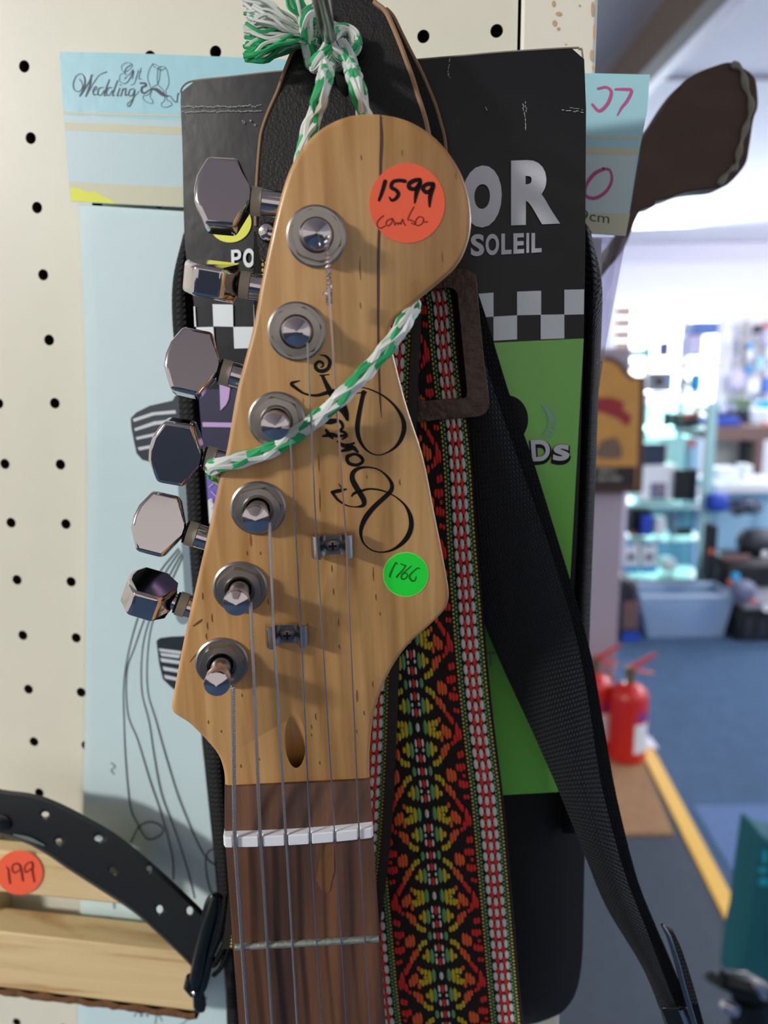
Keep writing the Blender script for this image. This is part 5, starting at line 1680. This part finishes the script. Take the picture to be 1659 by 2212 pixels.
for i in range(6):
    c = G(*BASE[i], 0)
    mb = MB().lathe([(.0035, -.0004), (.0073, -.0004), (.0073, .0006), (.0068, .0010), (.0035, .0010)], c, GN, 40)
    tm = obj('tuning_machine', mb, M_NICKEL, gt)
    # hex nut with a round chamfer and a through hole
    mb = MB()
    ph = .3 + .55 * i
    n = 6
    rim = [(.0064, .0010), (.0064, .0026), (.0058, .0033), (.0042, .0034), (.0038, .0030), (.0038, .0012)]
    rings = []
    for k, (r_, h_) in enumerate(rim):
        ring = []
        for q_ in range(36):
            a = 2 * math.pi * q_ / 36
            if k in (0, 1):
                s = math.pi / 3
                rad = r_ * math.cos(s / 2) / math.cos(((a + ph) % s) - s / 2)
            elif k == 2:
                s = math.pi / 3
                rad = min(.0059, .0064 * math.cos(s / 2) / math.cos(((a + ph) % s) - s / 2))
            else:
                rad = r_
            ring.append(c + GX * rad * math.cos(a) + GU * rad * math.sin(a) + GN * h_)
        rings.append(ring)
    rings.append(rings[0])
    mb.grid([r_ + [r_[0]] for r_ in rings])
    obj('hex_nut', mb, M_NICKEL, tm, bevel=0, sharp=25)
    H = HTS[i]
    r0 = .0029
    prof = [(r0 + .0003, .0011), (r0 + .0003, .0030), (r0, .0036), (r0 - .0005, H - .0040), (r0 - .0004, H - .0026), (r0 + .0003, H - .0022), (r0 + .0005, H - .0018), (r0 + .0004, H - .0014), (.0017, H - .00072), (.0001, H)]
    obj('post', MB().lathe(prof, c, GN, 36), M_CHROME if i not in (1, 2) else M_CHROME, tm)
    # shaft, collar and button on the back of the head
    hb = -.0185
    bc, bs = G(*BUT[i][0], hb), G(*BUT[i][1], hb)
    axd = (bc - bs).normalized()
    back = bs - axd * .024
    mb = MB().lathe([(.0030, -.020), (.0034, -.0195), (.0034, -.0026), (.0031, -.0022)], bs, axd, 24)
    sh = obj('shaft', mb, M_CHROME, tm)
    mb = MB().lathe([(.0036, -.0024), (.0036, .0002)], bs, axd, 24)
    obj('plastic_collar', mb, M_GREYPL, tm)
    mb = MB().lathe([(.0032, .0002), (.0032, .0009)], bs, axd, 24)
    obj('black_washer', mb, M_BLACK, tm)
    gm = MB().box((-.011, -.008, -.0082), (.005, .008, .0), lambda x, y, z: c - GN * TH + axd * x + axd.cross(GN) * (y + .002) + GN * z)
    obj('gear_housing', gm, M_CHROME, tm, bevel=.0015)
    # button: rounded six sided paddle
    e1 = axd
    e2_ = (GU - e1 * GU.dot(e1)).normalized()
    e3_ = e1.cross(e2_)
    a = math.radians(ROT[i])
    long_ = e2_ * math.sin(a) + e3_ * math.cos(a)
    thin = e1.cross(long_)
    outl = [(-.0075, -.0018), (-.0066, -.0027), (-.0040, -.0088), (.0034, -.0092), (.0068, -.0034), (.0072, 0), (.0068, .0034), (.0046, .0084), (-.0032, .0091), (-.0066, .0027), (-.0075, .0018)]
    sc_ = 1.0
    mb = MB()
    f0 = [bc + e1 * x * sc_ + long_ * y * sc_ + thin * .0040 for x, y in outl]
    f1 = [bc + e1 * x * sc_ + long_ * y * sc_ - thin * .0040 for x, y in outl]
    # taper the neck towards the shaft
    for L_, s in ((f0, 1), (f1, -1)):
        for k in (0, 10):
            L_[k] = L_[k] - thin * s * .0015
    mb.prism(f0, f1)
    obj('button', mb, M_CHROME, tm, bevel=.0011, segs=3, sharp=50)
    mb = MB().lathe([(.0026, -.001), (.0022, -.004), (.0026, -.0068)], bs + axd * .0075, axd, 20)
    obj('button_stem', mb, M_CHROME, tm)

# string trees
for (x, y, x0, x1) in [(718, 1173, 672, 765), (621, 1364, 574, 668)]:
    o_ = G(x, y, 0)
    wv = (G(x1, y - 2, .004) - G(x0, y + 2, .004))
    half_w = wv.length / 2
    ex = wv.normalized()
    ey = ex.cross(-GN)
    if ey.dot(GU) < 0: ey = -ey
    pr_ = [(-1.0, .0022), (-.86, .0044), (-.60, .0048), (-.50, .0024), (-.30, .0018), (.30, .0018), (.50, .0024), (.60, .0048), (.86, .0044), (1.0, .0022)]
    hw = [.0031, .0031, .0031, .0030, .0026, .0026, .0030, .0031, .0031, .0031]
    P2 = [[o_ + ex * a * half_w + GN * h + ey * w * s for s in (-1, -.33, .33, 1)] for (a, h), w in zip(pr_, hw)]
    mb = MB().grid(P2, GN * -.0007)
    tr_ = obj('string_tree', mb, mat('bright_nickel', 'B9B8BA', rough=.22, metal=1.0), gt, sharp=60)
    mb = MB().lathe([(.0019, .0016), (.0020, .0023), (.0015, .0029), (.0006, .0031)], o_, GN, 20)
    sc_o = obj('screw', mb, M_DARKMETAL, tr_)
    mb = MB()
    for s in (0, 1):
        d0 = (ex if s else ey)
        d1 = (ey if s else ex)
        vs = [o_ + d0 * a * .0011 + d1 * b * .00025 + GN * .0032 for a, b in ((-1, -1), (1, -1), (1, 1), (-1, 1))]
        mb.poly(vs)
    obj('screw_cross', mb, M_BLACK, sc_o)
    mb = MB().lathe([(.0022, 0), (.0022, .0012)], o_, GN, 16)
    obj('spacer', mb, M_NICKEL, tr_)

# strings
SL = [((503, 1482), [], (507, 1808), (535, 2212), .00058), ((541, 1300), [], (562, 1801), (588, 2212), .00050), ((582, 1128), [(590, 1348)], (617, 1797), (642, 2212), .00040),
      ((627, 945), [(650, 1352)], (669, 1793), (695, 2212), .00022), ((664, 740), [(684, 1172)], (722, 1788), (748, 2212), .00020), ((706, 508), [(712, 655), (736, 1000), (748, 1168)], (775, 1783), (799, 2212), .00024)]
for i, (p0, mids_, nt_, end, r_) in enumerate(SL):
    H = HTS[i]
    pts = [G(*p0, H - .0030)]
    for k, (x, y) in enumerate(mids_):
        hh = .0052 if k == len(mids_) - 1 else .0052 + (H - .0082) * (1 - (y - p0[1]) / 660)
        pts.append(G(x, y, hh))
    hn = hN + .0004
    pts += [G(*nt_, hn + .0003)]
    dx, dy = end[0] - nt_[0], end[1] - nt_[1]
    pts += [G(nt_[0] + dx * .6, nt_[1] + dy * .6, FH + .0022), G(end[0], end[1], FH + .0026), G(end[0] + dx * .72, end[1] + dy * .72, FH + .003)]
    mb = MB()
    fine = []
    for a, b in zip(pts[:-1], pts[1:]):
        nn = 10
        fine += [a.lerp(b, k / nn) for k in range(nn)]
    fine.append(pts[-1])
    if i < 3:                                          # wound string: core and a fine helix
        mb.tube(fine, r_ * .82, 8)
        L_ = [0]
        for a, b in zip(fine[:-1], fine[1:]): L_.append(L_[-1] + (b - a).length)
        pitch = r_ * .95
        nwind = int(L_[-1] / pitch)
        hel = []
        dirv = (fine[-1] - fine[0]).normalized()
        s1 = dirv.cross(GN).normalized(); s2 = dirv.cross(s1)
        fx_ = np.array([list(p) for p in fine])
        for k in range(nwind * 7):
            s = k / 7 * pitch
            p = Vector([np.interp(s, L_, fx_[:, d]) for d in range(3)])
            a = 2 * math.pi * k / 7
            hel.append(p + (s1 * math.cos(a) + s2 * math.sin(a)) * r_ * .8)
        mb.tube(hel, r_ * .36, 4)
    else:
        mb.tube(fine, r_, 8)
    # wraps around the post
    c = G(*BASE[i], 0)
    wr, tn = .0029 + r_ * .6, (5 if i == 5 else 4) if i > 2 else 3.6
    rel = G(*p0, H - .0030) - c
    a0_ = math.atan2(rel.dot(GU), rel.dot(GX))
    hp = []
    for k in range(int(tn * 24) + 1):
        a = a0_ + 2 * math.pi * k / 24
        hp.append(c + (GX * math.cos(a) + GU * math.sin(a)) * wr + GN * (H - .0030 - k / 24 * r_ * 2.1 * (-1 if False else 1)))
    hp = [q_ for q_ in hp if (q_ - c).dot(GN) > .0034]
    mb.tube(hp, r_, 6)
    so_ = obj('string', mb, M_BRONZE if i == 5 else M_STEEL, gt)
    if i == 5:                                         # twisted tail of the top string
        mb = MB()
        tw = []
        for k in range(60):
            s = k / 59
            p = G(706 + 5 * s, 510 + 110 * s, H - .0028 - (H - .0080) * s * .2)
            a = k * 1.3
            tw.append(p + (GX * math.cos(a) + GN * math.sin(a)) * .00042)
        mb.tube(tw, .00028, 6)
        tw = []
        for k in range(40):
            s = k / 39
            tw.append(G(711, 622 + 36 * s, .0062) + (GX * math.cos(k * 1.1) + GN * math.sin(k * 1.1)) * .0006)
        mb.tube(tw, .0003, 6)
        mb.tube([G(711, 640, .0062), G(703, 633, .0075), G(698, 636, .0080)], .00022, 6)
        obj('twisted_tail', mb, M_STEEL, so_)

# stickers on the head
for (cx, cy, rx_, ry_, m_, lab) in [(879.5, 439, 81.5, 86, M_ORANGE, 'round orange price sticker reading 1599 combo'), (876.5, 1241, 49.5, 48.5, M_GREENST, 'round green sticker reading 1766')]:
    e = ellipse_px(cx, cy, rx_, ry_, 64)
    if m_ is M_GREENST:
        mb = MB().prism([G(x, y, .00012) for x, y in e], [G(x, y, 0.0) for x, y in e])
        so = obj('price_sticker', mb, M_GREENRIM, gt, label=lab)
        e = ellipse_px(cx, cy, rx_ - 1.8, ry_ - 1.8, 64)
        obj('sticker_face', MB().poly([G(x, y, .00016) for x, y in e]), M_GREENST, so)
        zz = zoom(15.08, 820, 1180)
        mb = MB()
        strokes(mb, [[(572, 582, 40), (528, 540, 46), (430, 720, 56), (342, 930, 62), (336, 1000, 50)], [(690, 575, 42), (850, 635, 46)], [(850, 635, 46), (740, 790, 48), (565, 985, 54), (572, 1010, 42)],
                     [(1030, 645, 36), (900, 760, 42), (765, 880, 52), (705, 990, 56), (740, 1070, 56), (840, 1050, 48), (908, 940, 44), (855, 872, 38), (775, 905, 32)],
                     [(1300, 730, 38), (1240, 708, 42), (1120, 800, 46), (995, 930, 56), (980, 1030, 60), (1060, 1132, 60), (1150, 1108, 46), (1188, 1000, 40)]], lambda x, y: G(x, y, .00022), zz, 15.08, n=6)
        obj('handwriting', mb, M_GREENINK, so)
    else:
        mb = MB().prism([G(x, y, .00014) for x, y in e], [G(x, y, 0.0) for x, y in e])
        so = obj('price_sticker', mb, m_, gt, label=lab)
        zz = zoom(8.295, 780, 340)
        mb = MB()
        strokes(mb, [[(430, 430, 75), (385, 590, 68), (322, 765, 50)], [(785, 425, 70), (680, 412, 66), (570, 440, 66), (542, 535, 70), (630, 590, 68), (668, 660, 68), (620, 738, 60), (548, 768, 50), (508, 712, 26)],
                     [(1050, 400, 75), (960, 412, 78), (865, 470, 80), (870, 550, 78), (970, 560, 74), (1050, 480, 78), (1060, 400, 60)], [(1040, 490, 90), (990, 640, 78), (960, 815, 32)],
                     [(1285, 475, 80), (1180, 480, 74), (1108, 545, 76), (1160, 622, 74), (1250, 590, 80), (1292, 500, 80)], [(1290, 520, 80), (1238, 690, 80), (1226, 880, 36)]], lambda x, y: G(x, y, .00022), zz, 8.295, n=6)
        obj('bold_handwriting', mb, M_BLACK, so)
        mb = MB()
        strokes(mb, [[(400, 1045), (325, 1110), (282, 1190), (330, 1268), (430, 1230)], [(530, 1100), (460, 1140), (450, 1205), (500, 1220), (556, 1150), (540, 1095)], [(560, 1090), (592, 1150), (602, 1212)],
                     [(602, 1205), (640, 1170), (665, 1195)], [(660, 1200), (690, 1165), (710, 1195), (742, 1105), (765, 1175), (795, 1220)], [(945, 885), (880, 1000), (838, 1115), (905, 1125), (960, 1165), (950, 1200), (900, 1170)],
                     [(1040, 1060), (990, 1110), (972, 1190), (1020, 1222), (1095, 1180), (1118, 1095), (1060, 1060)], [(1110, 1130), (1150, 1160), (1190, 1150)]], lambda x, y: G(x, y, .00022), zz, 8.295, n=5, defw=19)
        obj('thin_handwriting', mb, M_REDINK, so)
# script logo
zl = zoom(4.917, 610, 750)
mb = MB()
strokes(mb, [
    [(395, 82, 8), (460, 95, 26), (503, 150, 36), (482, 225, 40), (420, 255, 42), (365, 235, 38), (350, 190, 36), (385, 152, 30), (428, 168, 26), (430, 202, 18), (405, 212, 14)],
    [(400, 300, 16), (495, 290, 10)], [(425, 305, 34), (455, 370, 42), (505, 470, 60), (545, 540, 60), (600, 630, 60), (655, 690, 62), (690, 770, 30)],
    [(185, 355, 8), (95, 385, 34), (145, 435, 32), (240, 495, 22), (360, 512, 28), (480, 480, 40), (600, 445, 26), (730, 425, 15), (860, 430, 12), (960, 460, 16), (1080, 522, 20), (1190, 620, 26), (1270, 740, 40), (1294, 850, 50), (1268, 960, 45), (1200, 1060, 30), (1100, 1125, 15), (1010, 1146, 12), (920, 1112, 18), (850, 1040, 30), (806, 940, 45), (797, 830, 52), (815, 700, 48), (835, 600, 45), (852, 520, 45), (862, 482, 54)],
    [(790, 488, 10), (890, 478, 16)], [(450, 585, 20), (480, 590, 20)], [(660, 620, 40), (680, 700, 46), (690, 765, 30)],
    [(440, 800, 25), (510, 790, 60), (580, 780, 40), (625, 800, 34), (640, 850, 30), (610, 885, 26)],
    [(432, 945, 24), (520, 930, 50), (600, 945, 30), (680, 932, 30)], [(465, 880, 28), (498, 930, 40), (535, 970, 20)], [(600, 890, 26), (650, 900, 30), (685, 940, 26), (640, 975, 22)],
    [(585, 1000, 18), (640, 1040, 44), (700, 1045, 45), (762, 1018, 22)], [(625, 1105, 22), (690, 1085, 45), (750, 1068, 50), (800, 1112, 26)], [(690, 1050, 40), (740, 1060, 40)],
    [(690, 1160, 38), (770, 1135, 30), (838, 1170, 36), (850, 1218, 34), (790, 1252, 36), (712, 1235, 38), (686, 1188, 40), (695, 1155, 36)], [(825, 1150, 24), (856, 1200, 34)],
    [(598, 1450, 8), (625, 1490, 15), (640, 1515, 24)], [(678, 1508, 16), (600, 1525, 40), (528, 1540, 34)], [(530, 1545, 30), (590, 1622, 25), (680, 1680, 15), (780, 1696, 14), (855, 1680, 40), (866, 1630, 54), (830, 1560, 58), (780, 1480, 60), (742, 1400, 55), (752, 1330, 48), (810, 1287, 35), (910, 1275, 18), (1020, 1300, 16), (1110, 1370, 25), (1160, 1450, 38), (1155, 1520, 45), (1090, 1590, 48), (980, 1690, 50), (890, 1800, 55), (840, 1910, 45), (835, 2000, 30), (870, 2090, 16), (960, 2160, 14), (1080, 2176, 16), (1200, 2135, 30), (1310, 2040, 50), (1365, 1920, 52), (1360, 1800, 45), (1310, 1690, 25), (1230, 1610, 16), (1150, 1560, 14), (1050, 1520, 18), (930, 1505, 20), (840, 1525, 25), (765, 1550, 30), (735, 1582, 16)]],
    lambda x, y: G(x, y, .0001), zl, 4.917, n=6)
obj('script_logo', mb, mat('black_logo', '0C0A08', rough=.5, spec=.25), gt)

# ------------------------------------------------------------------ green and white braided cord
cord = thing('braided_cord', 'green and white braided cord knotted on the hook and looped round the guitar head', 'cord', W(700, 95, -.07))


def braid(mb, pts, R, seed=0, k_per=.0150):
    pts = [Vector(p) for p in pts]
    L = [0.0]
    for a, b in zip(pts[:-1], pts[1:]): L.append(L[-1] + (b - a).length)
    ar = np.array([list(p) for p in pts])
    n = max(8, int(L[-1] / .0005))
    c = [Vector([np.interp(L[-1] * i / n, L, ar[:, d]) for d in range(3)]) for i in range(n + 1)]
    nrm = None
    fr = []
    for i in range(n + 1):
        t_ = (c[min(i + 1, n)] - c[max(i - 1, 0)]).normalized()
        if nrm is None:
            a = Vector((0, -1, 0))
            nrm = a
        nrm = (nrm - t_ * nrm.dot(t_)).normalized()
        fr.append((nrm.copy(), t_.cross(nrm)))
    for st_ in range(8):
        sg = 1 if st_ % 2 else -1
        ph = 2 * math.pi * (st_ // 2) / 4 + (.39 if sg < 0 else 0) + seed
        col = 0 if st_ in (0, 1, 4) else 1
        path = []
        for i in range(n + 1):
            s = L[-1] * i / n
            a = ph + sg * 2 * math.pi * s / (k_per * 2.2)
            rad = R * (.60 + .10 * math.sin(4 * (a - ph) + (0 if sg > 0 else math.pi)))
            path.append(c[i] + (fr[i][0] * math.cos(a) + fr[i][1] * math.sin(a)) * rad)
        mb.tube(path, R * .43, 6, mi=col)
    mb.tube(c, R * .5, 6, mi=1)


CM = [M_CORDG, M_CORDW]
RC = .0021
ky = -.070
kn = W(703, 100, ky)


def sm(pts, n=10):
    return [Vector(p[:3]) for p in crom([list(p) for p in pts], n)]


# loop round the head
pts = sm([W(716, 118, -.072), W(708, 140, -.073), G(698, 186, -.0085), G(680, 250, -.0155), G(655, 330, -.017), G(625, 560, -.0172), G(580, 820, -.0175), G(530, 960, -.0180), G(500, 1020, -.0185), G(478, 1034, -.0165), G(463, 1022, -.0095), G(462, 1010, -.0020), G(472, 1005, .0020), G(520, 994, .0022), G(566, 980, .0024), G(606, 962, .0030),
           G(640, 938, .0032), G(700, 892, .0080), G(760, 835, .0088), G(820, 770, .0050), G(858, 722, .0026), G(878, 690, .0010), G(892, 664, -.006), G(888, 650, -.014), G(860, 560, -.0172), G(815, 350, -.0175), G(787, 250, -.0165), G(770, 186, -.0120), W(758, 146, -.073), W(747, 112, -.072), W(736, 96, -.071)])
mb = MB(); braid(mb, pts, RC)
obj('loop', mb, CM, cord)
# knot around the rod
mb = MB()
axh = (h1 - h0).normalized()
s1 = axh.cross(Vector((0, 0, 1))).normalized(); s2 = axh.cross(s1)
hk = h0.lerp(h1, .60)
kp = []
for k in range(60):
    a = 2 * math.pi * k / 24
    kp.append(hk + (s1 * math.cos(a) + s2 * math.sin(a)) * .0043 + axh * (-.004 + .0088 * k / 60))
braid(mb, kp, .0019, .5)
off = W(690, 95, ky) - hk
kp = [hk + off * 1.0 + Vector((.0034 * math.cos(a), -.0015 + .004 * math.sin(2 * a + .5), .0062 * math.sin(a))) for a in [2 * math.pi * k / 26 for k in range(30)]]
braid(mb, kp, .0020, 1.0)
off2 = W(742, 92, ky) - hk
kp = [hk + off2 + Vector((.0030 * math.cos(a), .003 * math.sin(a + .8), .0040 * math.sin(a))) for a in [2 * math.pi * k / 22 for k in range(25)]]
braid(mb, kp, .0018, 2.0)
obj('knot', mb, CM, cord)
# frayed tassel
mb = MB()
rt = random.Random(4)
root = W(678, 82, ky + .001)
for k in range(210):
    b = rt.random()
    ex_ = 527 + rt.uniform(-2, 26); ey_ = -10 + 142 * b
    grn = (b > .70 and rt.random() < .78) or rt.random() < .10
    if k % 12 == 0:
        ex_, ey_ = rt.uniform(615, 650), rt.uniform(-30, -10); grn = rt.random() < .75
    dy_ = rt.uniform(-.009, .009)
    e_ = W(ex_, ey_, ky + dy_)
    m1 = root.lerp(e_, .35) + Vector((rt.uniform(-.001, .001), dy_ * .4, rt.uniform(-.0012, .0012) + .001 * (b - .5)))
    m2 = root.lerp(e_, .7) + Vector((rt.uniform(-.001, .001), dy_ * .3, rt.uniform(-.002, .002)))
    r0_ = root + Vector((rt.uniform(-.0012, .0012), rt.uniform(-.0016, .0016), rt.uniform(-.002, .002)))
    mb.tube(sm([r0_, m1, m2, e_], 4), [.00034] * 4 + [.0005] * 9, 5, mi=0 if grn else 1)
obj('frayed_tassel', mb, CM, cord)
